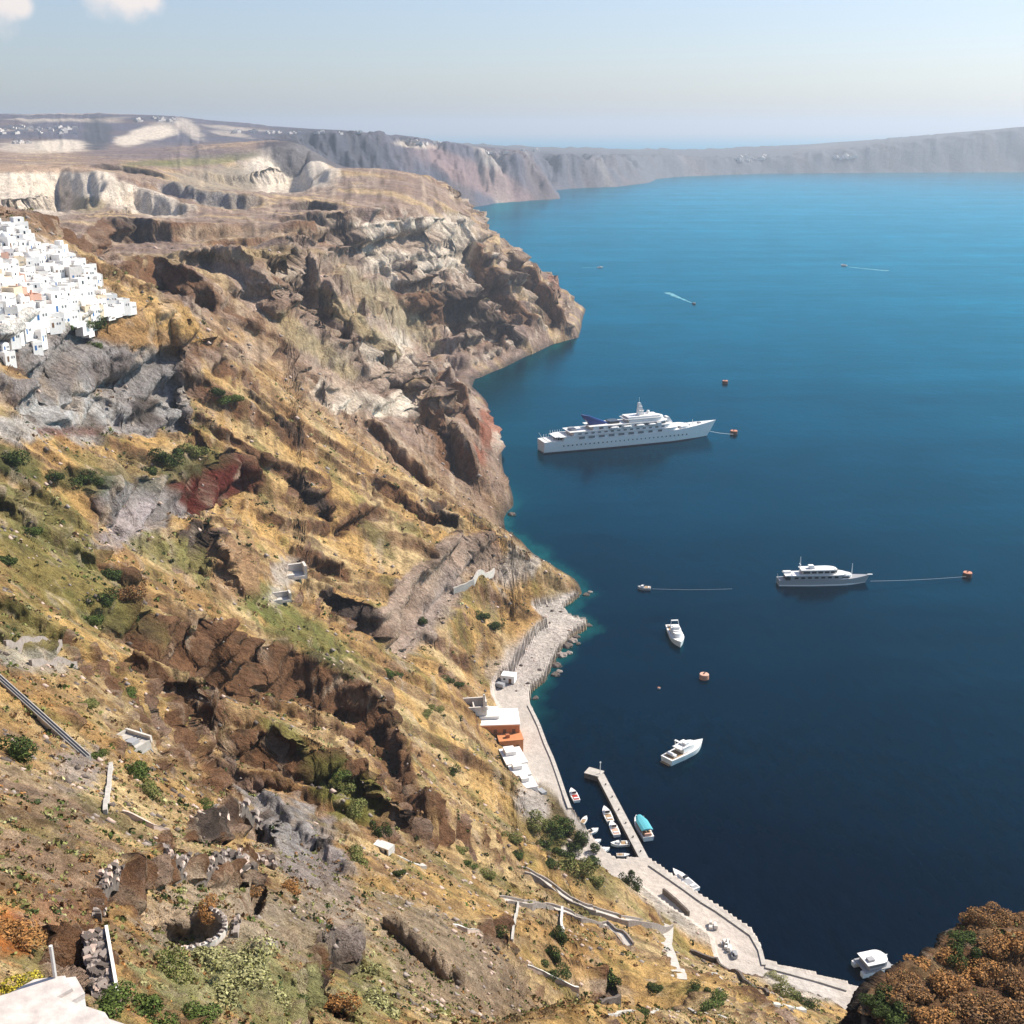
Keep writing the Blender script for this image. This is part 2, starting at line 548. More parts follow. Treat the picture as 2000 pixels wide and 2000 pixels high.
scarp([(230, 525), (300, 512), (360, 540), (420, 575), (445, 620)], 9, 6, 8, 18, 16, "brown", 2.0)
scarp([(330, 500), (420, 505), (500, 560), (545, 640)], 10, 7, 7, 22, 18, "pink", 2.0)
scarp([(735, 1250), (775, 1180), (840, 1110), (900, 1075), (965, 1052)], 8, 5, 6, 16, 12, "pink", 2.0)
scarp([(620, 1162), (680, 1195), (745, 1235)], 3.5, 3, 3.5, 8, 5, "dark", 1.0)
scarp([(585, 940), (610, 965), (650, 1000)], 4, 3.5, 4, 8, 6, "dark", 1.0)
scarp([(345, 1055), (385, 1038), (425, 1030)], 4, 3, 9, 8, 5, "dark", 1.6)
scarp([(335, 965), (400, 925), (450, 905), (500, 915)], 5, 4, 7, 12, 8, "red", 1.1)
scarp([(400, 1110), (440, 1120), (500, 1150)], 3, 3, 3, 9, 7, "brown", 2.0)
scarp([(490, 1000), (600, 1035), (700, 1015), (760, 1000)], 2.2, 2, 1.5, 9, 6, "brown", 1.0)
scarp([(820, 990), (860, 1010), (905, 1060)], 4, 3, 4, 12, 8, "dark", 1.0)
scarp([(720, 930), (800, 990), (850, 1030)], 4, 3, 3.5, 12, 8, "brown", 1.1)
scarp([(700, 800), (745, 840), (800, 900), (850, 960)], 6, 5, 5, 16, 10, "brown", 1.1)
scarp([(800, 740), (850, 790), (900, 870), (940, 960)], 12, 10, 9, 30, 16, "brown", 1.8)
scarp([(870, 720), (920, 790), (955, 880)], 8, 8, 5, 22, 12, "brown", 1.6)
scarp([(380, 800), (450, 860), (560, 920), (650, 960)], 3, 3, 2, 14, 8, "brown", .8)
scarp([(560, 1080), (620, 1100), (680, 1120)], 3.5, 3, 3, 9, 7, "brown", 1.2)
# headland
scarp([(560, 500), (600, 490), (612, 540), (650, 600), (720, 650)], 8.8, 14, 23.9, 45, 40, "pink", 1.6)
scarp([(690, 470), (760, 450), (850, 440), (920, 440)], 6.4, 14, 19.2, 50, 40, "pale", 1.8)
scarp([(740, 560), (820, 560), (900, 600), (960, 650), (1010, 700)], 5.6, 12, 16.3, 40, 30, "brown", 1.0)
scarp([(850, 560), (920, 580), (980, 630), (1040, 690)], 6.4, 12, 19.2, 36, 30, "dark", .8)
scarp([(930, 450), (965, 520), (1010, 590), (1060, 660)], 7.2, 16, 22.1, 45, 30, "brown", 1.1)
scarp([(1010, 500), (1050, 540), (1075, 600), (1110, 660)], 6.0, 14, 18.8, 36, 25, "brown", 1.2)
scarp([(650, 600), (720, 640), (800, 690), (880, 730)], 3.2, 9, 10.6, 34, 24, "pink", 1.0)
# plateau benches and quarries
scarp([(60, 445), (200, 440), (330, 452), (480, 440)], 4.0, 8, 9.1, 60, 50, "brown", 1.0)
scarp([(230, 445), (265, 440), (300, 452)], 3.6, 8, 15.6, 30, 30, "dark", 1.3)
scarp([(380, 470), (500, 470), (640, 455)], 2.7, 8, 6.7, 60, 40, "brown", .8)
scarp([(560, 408), (610, 402), (670, 408)], 4.0, 10, 14.1, 60, 40, "dark", 1.1)
scarp([(540, 430), (600, 428), (680, 432)], 2.7, 8, 9.7, 50, 40, "dark", 1.0)
scarp([(-30, 372), (60, 352), (130, 345), (200, 358), (240, 400)], 13.5, 60, 35.5, 120, 90, "pale", 1.5)
scarp([(180, 395), (260, 385), (330, 400), (380, 415)], 6.3, 25, 16.3, 60, 50, "pale", 1.5)
scarp([(180, 333), (250, 332), (330, 345)], 6.3, 18, 14.3, 90, 70, "dark", .9)
scarp([(470, 310), (520, 300), (570, 303), (620, 312), (665, 358)], 12.6, 60, 34.6, 160, 100, "pale", 1.8)
scarp([(330, 372), (380, 395), (520, 400)], 4.5, 15, 10.5, 80, 60, "grey", 1.2)
_tr = [raycast(*p, Z) for p in ((425, 1062), (455, 1110), (492, 1178))]
bench([(_tr[0][0], _tr[0][1], _tr[0][2] + 5.5), (_tr[1][0], _tr[1][1], _tr[1][2] + 5.5), (_tr[2][0], _tr[2][1], _tr[2][2] + .5)], 1.5, 1.7, 1.6)
# the foreground
scarp([(190, 1745), (240, 1708), (330, 1690), (420, 1712), (520, 1712)], .8, .6, 1.0, 3, 3, None, 1.0, .5)
scarp([(380, 1628), (450, 1595), (520, 1600), (545, 1660)], 1.4, 1.0, 2.0, 4, 3, "dark", .5, .5)
scarp([(620, 1850), (650, 1835), (690, 1845)], 1.5, 1.2, 3.5, 3, 2.5, "dark", 1.4, .5)
scarp([(575, 1935), (600, 1925), (640, 1940)], 1.2, 1.0, 3.5, 3, 2.5, "dark", 1.4, .5)
scarp([(500, 1540), (560, 1590), (640, 1660), (700, 1720)], 1.5, 3, 1, 8, 10, "grey", 2)
scarp([(760, 1800), (830, 1860), (900, 1930)], 1.8, 1.6, 1.5, 5, 4, "brown", .8, .6)

out = [(1668, 1985, 95), (1700, 1945, 98), (1745, 1908, 101), (1778, 1874, 104), (1830, 1866, 108), (1868, 1800, 113), (1920, 1785, 116), (2010, 1790, 119), (2250, 1840, 124)]
bench([at_dist(*p) for p in out], 2.6, .12, 2.6)
bumps = .9 * ridged(X / 9, Y / 9, 4, 131) + .5 * fbm(X / 3, Y / 3, 2, 133)
spur = sstep(0, 6, Z - Z0)
Z += spur * (S > 0) * bumps * (RR < 220)
MASK['brown'] = np.maximum(MASK['brown'], (spur * (RR < 220)).astype(np.float32)); MASK['spur'] = (spur * (RR < 220)).astype(np.float32)

# hollows beside the foreground ruins
def pit(pix, depth, soft=.6, Zr=None):
    pts = [raycast(px, py, Z) for px, py in pix]
    P = np.array([p[:2] for p in pts])
    mn, mx = P.min(0) - 3, P.max(0) + 3
    box = (X > mn[0]) & (X < mx[0]) & (Y > mn[1]) & (Y < mx[1])
    idx = np.nonzero(box.ravel())[0]
    x = X.ravel()[idx]; y = Y.ravel()[idx]
    best = np.full(x.shape, 1e18); ins = np.zeros(x.shape, bool)
    for i in range(len(P)):
        a, b = P[i], P[(i + 1) % len(P)]
        e = b - a
        t = np.clip(((x - a[0]) * e[0] + (y - a[1]) * e[1]) / max((e ** 2).sum(), 1e-9), 0, 1)
        best = np.minimum(best, (x - a[0] - t * e[0]) ** 2 + (y - a[1] - t * e[1]) ** 2)
        c = (a[1] > y) != (b[1] > y)
        if e[1] != 0:
            ins ^= c & (x < a[0] + (y - a[1]) * e[0] / e[1])
    d = np.sqrt(best) * np.where(ins, 1, -1)
    Z.ravel()[idx] -= depth * sstep(-soft * .3, soft, d)


pit([(90, 1905), (108, 1850), (150, 1825), (168, 1830), (182, 1935), (150, 1950)], 3.6, .7)
TF = raycast(372, 1822, Z)                     # threshing floor: a round shelf with a sunken middle
TFR = 56 / FPX * float(np.linalg.norm(TF - np.array([0, 0, CAM_H])))
_d = np.hypot((X - TF[0]) / 1.1, Y - TF[1])
_w = 1 - sstep(TFR + .7, TFR + 2.6, _d)
Z = Z * (1 - _w) + TF[2] * _w
Z = Z - 1.5 * (1 - sstep(TFR * .80, TFR * .97, _d))
pit([(1160, 1955), (1158, 1905), (1185, 1895), (1200, 1925), (1195, 1955)], 3.0, .8)
pit([(935, 1840), (940, 1800), (985, 1800), (990, 1840)], 2.6, .8)
pit([(466, 1785), (488, 1728), (516, 1720), (512, 1770), (490, 1795)], 4.0, 1.0)
pit([(408, 1618), (440, 1592), (512, 1600), (525, 1640), (480, 1640), (440, 1628)], 4.5, 1.2)
pit([(362, 1640), (372, 1618), (412, 1622), (405, 1650)], 3.5, 1.0)
pit([(302, 1660), (318, 1628), (340, 1632), (336, 1672)], 3.5, .9)
pit([(452, 1702), (462, 1676), (505, 1672), (522, 1692), (480, 1708)], 3.0, .9)
pit([(604, 1915), (612, 1855), (640, 1842), (652, 1880), (640, 1928)], 5.0, 1.2)
pit([(655, 1862), (660, 1832), (678, 1835), (676, 1870)], 3.5, .9)
pit([(560, 1945), (590, 1928), (622, 1950), (608, 1978), (600, 2010), (576, 2005)], 5.0, 1.1)
pit([(180, 1790), (188, 1745), (206, 1722), (214, 1738), (206, 1785)], 3.0, .9)
pit([(345, 1112), (372, 1052), (410, 1030), (418, 1050), (398, 1122)], 9.0, 3.5)
pit([(596, 975), (640, 985), (655, 1022), (622, 1010)], 6.0, 2.5)
pit([(640, 1172), (700, 1200), (742, 1226), (738, 1244), (690, 1228)], 6.0, 2.5)

# small-scale rock roughness
steep = np.hypot(np.gradient(Z, axis=0) / np.gradient(RR, axis=0), np.gradient(Z, axis=1) / (RR * (az[1] - az[0])))
rockm = np.maximum(sstep(.85, 1.5, steep), sstep(.1, .35, fbm(X / (RR * .06 + 6), Y / (RR * .06 + 6), 3, 147)) * .6)
Z += (S > 2) * quaymask * rockm * ((RR * .0026 + .25) * (ridged(X / (RR * .014 + 1), Y / (RR * .014 + 1), 4, 141, .6) - .4) )
Z += (S > 2) * quaymask * (RR < 1600) * (.12 + RR * .0010) * fbm(X / (RR * .006 + .6), Y / (RR * .006 + .6), 2, 143)
Z = Z.astype(np.float64)

# ------------------------------------------------------------------ second sampling: more rows where the ground is steep to the eye
Z1, S1, QW1 = Z, S, quay_w
steep1 = np.hypot(np.gradient(Z, axis=0) / np.gradient(RR, axis=0), np.gradient(Z, axis=1) / (RR * (az[1] - az[0])))

_zr = np.gradient(Z, axis=0) / np.gradient(RR, axis=0); _za = np.gradient(Z, axis=1) / (RR * (az[1] - az[0]))
_gx1 = _zr * np.sin(AZ) + _za * np.cos(AZ); _gy1 = _zr * np.cos(AZ) - _za * np.sin(AZ)


def blur(a, k, axis):
    c = np.cumsum(np.pad(a, [(k + 1, k) if q == axis else (0, 0) for q in range(2)], mode='edge'), axis=axis)
    return (np.take(c, range(2 * k + 1, c.shape[axis]), axis) - np.take(c, range(0, c.shape[axis] - 2 * k - 1), axis)) / (2 * k + 1)


_phi = np.arctan2(CAM_H - np.maximum(Z, -2), RR)
_dphi = np.abs(np.diff(_phi, axis=0)); _ds = np.hypot(np.diff(Z, axis=0), np.diff(RR, axis=0)) / RR[1:]
_dens = (_dphi + .22 * _ds) * np.where(S[1:] > -6, 1.0, .04)
_dens = blur(blur(_dens, 6, 1), 1, 0) + 2e-5
_cum = np.concatenate([np.zeros((1, NC)), np.cumsum(_dens, axis=0)])
NR2 = 1330
RI = np.empty((NR2, NC))
_base = np.arange(NR)
for c_ in range(NC):
    RI[:, c_] = np.interp(np.linspace(0, _cum[-1, c_], NR2), _cum[:, c_], _base)
_i0 = np.clip(np.floor(RI).astype(int), 0, NR - 2); _fr = (RI - _i0).astype(np.float32); _jj = np.broadcast_to(np.arange(NC)[None], RI.shape)


def rs(a):
    return a[_i0, _jj] * (1 - _fr) + a[_i0 + 1, _jj] * _fr


RR = rs(RR); AZ = np.broadcast_to(az[None], RI.shape); X = RR * np.sin(AZ); Y = RR * np.cos(AZ)
Z, S, quay_w, cap, prof, near, mid, far, quaymask = [rs(a) for a in (Z, S, quay_w, cap, prof, near, mid, far, quaymask)]
MASK = {k_: rs(v_) for k_, v_ in MASK.items()}
u1, v1 = rot(X, Y, 18); u2, v2 = rot(X, Y, -32)


_gx, _gy = rs(_gx1), rs(_gy1); _gm = np.hypot(_gx, _gy) + 1e-6
_gm2 = blur(blur(np.minimum(_gm, 5), 2, 0), 2, 1)
rocky = np.maximum(sstep(1.0, 1.65, _gm2), (.28 + .2 * mid) * sstep(.16, .38, fbm(X / (RR * .05 + 6), Y / (RR * .05 + 6), 4, 147)) * (RR < 1700)) * (S > 3) * quaymask * (RR < 2700)


_PX, _PY = project(X, Y, Z)
for (_px, _py, _rx, _ry, _dg, _am) in [(740, 600, 150, 52, 38, .9), (640, 700, 120, 34, 36, .8), (560, 850, 170, 55, 38, .85), (760, 900, 120, 50, 42, .7), (900, 1430, 120, 90, 50, .85), (620, 1330, 120, 30, 28, .8), (300, 640, 70, 40, 30, .8),
                                      (900, 1170, 100, 60, 0, .6), (300, 1850, 120, 60, 0, .8), (420, 1770, 90, 40, 0, .9), (850, 1880, 160, 70, 25, .7), (430, 400, 240, 60, 0, .8), (250, 1240, 60, 40, 0, .0), (520, 440, 200, 20, 0, .8), (60, 1130, 150, 90, 30, .7)]:
    _c, _s = math.cos(math.radians(_dg)), math.sin(math.radians(_dg))
    _a = ((_PX - _px) * _c + (_PY - _py) * _s) / _rx; _b = (-(_PX - _px) * _s + (_PY - _py) * _c) / _ry
    rocky *= 1 - _am * (1 - sstep(.7, 1.25, np.sqrt(_a * _a + _b * _b) + .5 * fbm(X / (RR * .03 + 2), Y / (RR * .03 + 2), 3, 149)))


def blocks(w, hgt, seed):
    """broken rock: piecewise constant cells in warped space, so faces are angular and ledged"""
    wx = w * .55 * fbm((X + Z) / (w * 1.7), (Y - Z) / (w * 1.7), 3, seed); wy = w * .55 * fbm((X - Z) / (w * 1.7), (Y + .7 * Z) / (w * 1.7), 3, seed + 3)
    ix = np.floor((X + wx) / w).astype(np.int64); iy = np.floor((Y + wy) / w).astype(np.int64)
    off = _hash(ix, iy, seed + 9)
    iz = np.floor((Z + wy * .35) / hgt + off * .6 + (X + Y) / (w * 9)).astype(np.int64)
    return _hash(ix + iz * 1013, iy + iz * 7919, seed)


_L = np.clip(RR * .022, 2.2, 26)
_q = np.zeros(X.shape)
for _w, _h, _a, _sd, _lo, _hi in ((2.2, 1.1, 1.0, 161, 0, 260), (5.0, 2.4, 2.0, 163, 90, 700), (11.0, 4.6, 3.6, 165, 260, 2700)):
    _q += (blocks(_w, _h, _sd) - .5) * _a * sstep(_lo * .8, _lo + 1, RR) * (1 - sstep(_hi * .8, _hi, RR))
_lay = noise2(Z / (2.6 + RR * .0085) + .6 * fbm(X / 60, Y / 60, 2, 171), X / 400, 173)          # harder and softer beds
_out = (_q * (.46 + .06 * mid) + (1.3 + RR * .0055) * np.clip(_lay * 2.4, -1, 1)) * rocky
_gul = ridged((v2 + 9 * fbm(u2 / 60, v2 / 60, 3, 181)) / 34, Z / 130 + u2 / 260, 4, 183, .6)
_gul2 = ridged((v2 + 3 * fbm(u2 / 20, v2 / 20, 2, 185)) / 11, Z / 60 + u2 / 120, 3, 187, .6)
_stp = (Z + 6 * fbm(X / 120, Y / 120, 2, 189)) / 13.0
_stp = _stp - np.floor(_stp)
_out += mid * rocky * (13 * (_gul - .5) + 5.0 * (_gul2 - .5) + 8.5 * (.5 - _stp))
_out += (.15 + RR * .0022) * fbm((X + .5 * Z) / (.8 + RR * .006), (Y - 1.3 * Z) / (.8 + RR * .006), 3, 175) * (S > 3) * quaymask * (RR < 2700)
_nz = 1 / np.sqrt(1 + _gm2 ** 2)
_bl = .75 * mid
_dx = -_gx / _gm * (1 - _bl) + .80 * _bl; _dy = -_gy / _gm * (1 - _bl) - .60 * _bl
MX = X + _dx * _out * sstep(.35, .9, _gm2); MY = Y + _dy * _out * sstep(.35, .9, _gm2)
Z = Z + (_out * .38 * _nz * (1 - .7 * mid)) * (S > 3)
# the flat country behind the rim: low benches
Z = Z.astype(np.float64)

XX = X + .35 * Z; YY = Y - 1.2 * Z
# ------------------------------------------------------------------ ground colour (soil, rock and plants, with some shade and haze painted in)
print("heightfield", Z.shape)


def C(r, g, b):
    return np.array([r, g, b], np.float32)


GOLD = C(.59, .375, .145); STRAW = C(.62, .455, .235); OCHRE = C(.43, .25, .10); SOIL = C(.27, .165, .095); BROWN = C(.17, .088, .045)
GREY = C(.30, .28, .275); PALE = C(.72, .63, .52); PINK = C(.40, .30, .235); DARKR = C(.075, .058, .05); RED = C(.11, .018, .013)
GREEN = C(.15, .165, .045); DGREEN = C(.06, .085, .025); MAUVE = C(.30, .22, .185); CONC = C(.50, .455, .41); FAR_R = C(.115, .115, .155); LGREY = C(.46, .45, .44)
n_a = fbm(XX / 40, YY / 40, 4, 201); n_b = fbm(XX / 12, YY / 12, 3, 203); n_c = fbm(XX / 4, YY / 4, 2, 205); n_l = fbm(XX / 140, YY / 140, 4, 207)
n_s = fbm(u1 / 60, v1 / 7, 4, 209)         # streaks down the slope
n_s2 = fbm(u2 / 170, v2 / 22, 4, 211)


def mix(c, k, m):
    m = m[..., None]
    return c * (1 - m) + k * m


col = np.broadcast_to(GOLD, X.shape + (3,)).astype(np.float32)
col = mix(col, STRAW, sstep(-.15, .25, n_a))
col = mix(col, OCHRE, sstep(.08, .35, fbm(XX / 25, YY / 25, 4, 215)) * .8)
col = mix(col, SOIL, sstep(.0, .30, n_s) * .75)
col = mix(col, GREEN, sstep(.12, .35, fbm(XX / 20, YY / 20, 4, 217)) * .55 * near)
# headland and plateau
colm = np.broadcast_to(MAUVE, X.shape + (3,)).astype(np.float32)
colm = mix(colm, PINK, sstep(-.1, .3, n_s2))
colm = mix(colm, STRAW, sstep(.05, .3, fbm(u2 / 120, v2 / 40, 3, 219)) * .7)
colm = mix(colm, SOIL, sstep(.05, .3, fbm(XX / 60, YY / 14, 4, 221)) * .6)
rm = mid * (1 - sstep(0, 1, near))
col = mix(col, colm, sstep(520, 780, RR + 90 * n_l + 160 * sstep(-40, 20, prof - cap)))
strata = fbm(Z / 7 + n_l * 2, X / 300, 3, 223)
rockc = mix(mix(np.broadcast_to(PINK, X.shape + (3,)).astype(np.float32), C(.15, .105, .085), sstep(0, .22, strata)), PALE, sstep(.10, .28, -strata) * .8)
rocknear = mix(np.broadcast_to(BROWN, X.shape + (3,)).astype(np.float32), PINK, sstep(-.1, .35, n_b) * .6)
steep = _gm2
sl = np.maximum(sstep(.95, 1.5, steep + .3 * n_c), rocky * .55)
col = mix(col, rocknear, sl * near)
col = mix(col, rockc, sl * (1 - near) * (1 - far))
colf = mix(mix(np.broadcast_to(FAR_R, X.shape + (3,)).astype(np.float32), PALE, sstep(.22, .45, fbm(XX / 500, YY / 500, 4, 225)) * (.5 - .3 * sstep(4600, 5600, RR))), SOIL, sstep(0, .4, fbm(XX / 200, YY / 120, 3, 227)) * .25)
colf = mix(colf, C(.145, .165, .195), .6 * sstep(4300, 5200, RR))  # distance haze painted into the colour of the farthest land
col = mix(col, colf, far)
for key, kc in (("brown", BROWN), ("grey", GREY), ("pale", PALE), ("dark", DARKR), ("red", RED), ("pink", PINK)):  # dark also paints shade into the cave, gaps and rock holes
    var = fbm(XX / (RR * .02 + 1), YY / (RR * .02 + 1), 4, 231)
    kcv = kc * (1 + .5 * var[..., None])
    col = mix(col, kcv, np.clip(MASK[key] * (1.0 + .6 * var), 0, 1) * .92)

col = mix(col, C(.035, .028, .024), MASK['spur'] * sstep(.8, 1.5, steep))  # shade of the spur's steep faces painted in as near-black
PX, PY = project(X, Y, Z)
_hit = {}


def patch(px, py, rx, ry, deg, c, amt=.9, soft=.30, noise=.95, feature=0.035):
    """a patch of differently coloured ground, planting or painted light and shade lying on the slope round one point"""
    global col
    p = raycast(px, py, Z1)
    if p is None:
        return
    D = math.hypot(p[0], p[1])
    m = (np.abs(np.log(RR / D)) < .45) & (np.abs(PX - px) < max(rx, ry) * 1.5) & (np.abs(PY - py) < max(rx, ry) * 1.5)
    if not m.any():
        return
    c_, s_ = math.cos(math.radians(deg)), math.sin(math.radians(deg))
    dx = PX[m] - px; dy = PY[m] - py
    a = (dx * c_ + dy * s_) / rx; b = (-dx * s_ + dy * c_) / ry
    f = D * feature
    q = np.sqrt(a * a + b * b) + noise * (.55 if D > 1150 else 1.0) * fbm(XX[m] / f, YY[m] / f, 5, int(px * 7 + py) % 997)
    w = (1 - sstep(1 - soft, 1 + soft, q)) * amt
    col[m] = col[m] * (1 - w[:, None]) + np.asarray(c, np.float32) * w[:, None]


# greener ground on the left
for a in [(60, 1000, 130, 60, 35, GREEN, .6), (120, 1130, 170, 60, 30, GREEN, .65), (40, 1230, 90, 60, 30, GREEN, .6), (20, 900, 60, 30, 20, DGREEN, .8),
          (150, 935, 70, 22, 0, DGREEN, .7), (430, 1130, 190, 32, 27, C(.25, .23, .08), .85), (590, 1235, 130, 28, 28, GREEN, .8), (300, 1060, 60, 25, 30, C(.27, .24, .09), .7),
          (640, 1290, 80, 16, 26, DGREEN, .5), (570, 1440, 60, 16, 30, C(.28, .27, .08), .7), (690, 1560, 60, 45, 30, C(.18, .17, .04), .9), (640, 1510, 45, 40, 30, C(.16, .16, .04), .8),
          (1090, 1620, 90, 50, 25, DGREEN, .55), (1150, 1690, 80, 50, 30, C(.14, .14, .04), .6), (430, 1900, 150, 80, -5, C(.34, .33, .15), .9), (560, 1960, 60, 50, 0, C(.32, .32, .13), .7),
          (730, 1930, 60, 80, 60, C(.33, .32, .13), .7), (290, 915, 90, 36, 0, C(.10, .10, .05), .6), (390, 905, 70, 30, 0, DGREEN, .5),
          (20, 1820, 45, 50, 0, C(.52, .17, .04), .8), (100, 1780, 60, 40, 0, C(.38, .18, .12), .6), (100, 1690, 130, 50, 20, MAUVE, .6), (90, 1570, 130, 40, 30, MAUVE, .5),
          (60, 1290, 80, 25, 10, LGREY, .5), (230, 640, 90, 30, 25, OCHRE, .9), (300, 640, 60, 45, 40, OCHRE, .8), (330, 620, 60, 30, 30, GOLD, .8),
          (100, 620, 40, 20, 0, GREEN, .6)]:
    patch(*a[:6], amt=a[6])
for a in [(60, 520, 120, 50, 20, C(.8, .77, .72), .9), (110, 580, 100, 40, 10, C(.8, .77, .72), .95), (30, 620, 90, 50, 0, C(.8, .77, .72), .9)]:
    patch(*a[:6], amt=a[6], noise=.5)
for a in [(455, 1115, 48, 66, 10, C(.42, .26, .14), .9), (60, 372, 130, 44, -4, PALE, .95), (540, 335, 70, 36, 8, PALE, .95)]:
    patch(*a[:6], amt=a[6], noise=.45)
# rocks, some with shade or sunlight painted in
for a in [(150, 810, 70, 46, 0, LGREY, .85), (338, 780, 30, 56, 0, LGREY, .85), (230, 720, 90, 26, 0, C(.17, .14, .13), .8), (285, 800, 26, 30, 0, DARKR, .8), (300, 730, 60, 40, 0, GREY, .8), (60, 830, 70, 30, 0, LGREY, .8), (240, 1030, 60, 32, -35, C(.42, .36, .36), .9),
          (130, 842, 60, 10, 0, C(.2, .1, .08), .8), (410, 935, 46, 15, -25, RED, .9), (462, 908, 18, 14, 40, RED, .7),
          (600, 1660, 90, 60, 50, C(.33, .29, .28), .85), (650, 1760, 110, 50, 60, C(.34, .28, .25), .7), (560, 1620, 60, 50, 30, C(.30, .28, .27), .8), (150, 1500, 50, 40, 0, C(.36, .31, .31), .7),
          (860, 1850, 160, 60, 30, C(.36, .28, .20), .8), (900, 1920, 160, 60, 20, C(.34, .25, .17), .8), (400, 1790, 130, 80, 0, C(.42, .33, .24), .85), (560, 1810, 60, 60, 0, C(.42, .33, .25), .7),
          (850, 1190, 110, 34, -55, C(.38, .31, .28), .7), (560, 1120, 30, 26, 0, C(.55, .5, .45), .7), (540, 1165, 26, 16, 0, C(.6, .55, .5), .6),
          (760, 690, 40, 40, 0, PALE, .75), (700, 740, 80, 34, -20, PINK, .8), (640, 560, 60, 26, 40, PINK, .6), (760, 600, 120, 24, 38, C(.36, .29, .18), .85), (680, 620, 100, 20, 40, C(.40, .31, .17), .8),
          (620, 680, 100, 18, 36, C(.42, .33, .18), .7), (955, 830, 18, 60, 10, C(.34, .12, .07), .8), (1085, 550, 14, 20, 0, C(.33, .15, .10), .7),
          (870, 445, 60, 24, 0, PALE, .7), (800, 470, 70, 26, 0, PINK, .8), (860, 500, 50, 30, 0, PALE, .5), (620, 500, 30, 40, 70, PINK, .8), (580, 540, 34, 50, 20, PINK, .7),
          (480, 690, 60, 20, 0, PINK, .6), (1000, 1110, 26, 40, 20, C(.62, .56, .5), .8), (1046, 1098, 12, 24, 20, C(.6, .55, .5), .8),
          (80, 395, 110, 32, -8, PALE, 1), (200, 370, 60, 22, 0, PALE, .9), (290, 408, 70, 14, 8, PALE, .8), (170, 400, 34, 16, 0, C(.36, .29, .17), .8),
          (530, 330, 44, 28, 0, PALE, 1), (610, 335, 50, 26, 25, PALE, .95), (400, 312, 90, 10, -6, C(.22, .22, .10), .8), (300, 318, 60, 6, -4, GREEN, .6),
          (80, 330, 110, 8, 0, C(.45, .30, .20), .8), (420, 350, 90, 26, 0, C(.33, .29, .22), .7), (430, 500, 160, 12, -3, C(.42, .31, .17), .8), (420, 455, 200, 14, 0, C(.37, .27, .18), .6),
          (120, 285, 60, 12, 0, PALE, .95), (60, 288, 70, 12, 0, PALE, .6), (300, 258, 50, 16, -12, PALE, .95), (250, 275, 26, 10, 0, PALE, .9), (370, 252, 30, 14, 30, PALE, .6),
          (810, 283, 40, 6, 6, PALE, .8), (640, 300, 120, 50, 6, C(.065, .07, .095), .85), (190, 262, 26, 34, 0, C(.07, .08, .10), .85), (930, 345, 130, 26, 24, C(.30, .20, .19), .7), (320, 300, 160, 14, 0, C(.18, .15, .17), .7), (450, 262, 40, 5, 8, PALE, .5)]:  # dark blue far-cliff patches are painted shade, the pinkish one painted sunlight
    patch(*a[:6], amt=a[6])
# pale concrete and rubble of the harbour
onq = (quay_w > 1) & (S > 0) & (S < quay_w + 1.5)
cq = CONC * (1 + .07 * n_c[..., None] + .08 * n_b[..., None])
col = np.where(onq[..., None], cq, col)
for a in [(1015, 1290, 52, 34, -45, C(.52, .46, .42), .85), (1080, 1245, 50, 16, -35, C(.56, .50, .45), .9), (965, 1310, 20, 24, 0, C(.45, .38, .33), .6),
          (1340, 1780, 110, 34, 38, C(.56, .5, .44), .85), (1270, 1730, 60, 30, 35, C(.56, .5, .44), .8), (1430, 1840, 50, 26, 40, C(.56, .5, .45), .8), (1560, 1925, 80, 22, 18, C(.58, .54, .5), .8),
          (1040, 1570, 40, 30, 50, C(.55, .5, .47), .85), (1180, 1930, 60, 14, 10, C(.45, .35, .25), .6)]:
    patch(*a[:6], amt=a[6], noise=.3, feature=.02)
# dark weathered fringe at the water line
wl = sstep(4.5, .5, Z + n_c) * (S > -1) * (~onq) * (RR < 2000)
col = mix(col, C(.06, .05, .045), np.clip(wl, 0, 1) * .85)
spk = sstep(.20, .46, fbm(XX / (RR * .011 + .5), YY / (RR * .011 + .5), 3, 251)) * (S > 3) * quaymask * (RR < 1900)
col = mix(col, C(.10, .068, .042), spk * .55)
spk2 = sstep(.20, .45, fbm(XX / (RR * .016 + .8), YY / (RR * .016 + .8), 3, 257)) * (S > 3) * quaymask * (RR < 1900)
col = mix(col, C(.58, .46, .34), spk2 * .45)
smooth_ = np.where(onq, .3 + .45 * sstep(425, 445, RR), 1.0).astype(np.float32)
col = np.clip(col * (1 + .22 * smooth_[..., None] * n_c[..., None] + .12 * fbm(X / 1.6, Y / 1.6, 2, 241)[..., None]), 0.01, .9)


# ------------------------------------------------------------------ materials
def nt_new(name):
    m = bpy.data.materials.new(name)
    m.use_nodes = True
    nt = m.node_tree
    nt.nodes.clear()
    out = nt.nodes.new('ShaderNodeOutputMaterial')
    b = nt.nodes.new('ShaderNodeBsdfPrincipled')
    nt.links.new(b.outputs[0], out.inputs[0])
    return m, nt, b


def tex_noise(nt, scale, detail=4, rough=.55, vec=None):
    n = nt.nodes.new('ShaderNodeTexNoise')
    n.inputs['Scale'].default_value = scale
    n.inputs['Detail'].default_value = detail
    n.inputs['Roughness'].default_value = rough
    if vec is not None:
        nt.links.new(vec, n.inputs['Vector'])
    return n


def mapr(nt, src, a, b, c, d):
    n = nt.nodes.new('ShaderNodeMapRange')
    n.inputs['From Min'].default_value = a; n.inputs['From Max'].default_value = b
    n.inputs['To Min'].default_value = c; n.inputs['To Max'].default_value = d
    nt.links.new(src, n.inputs['Value'])
    return n.outputs[0]


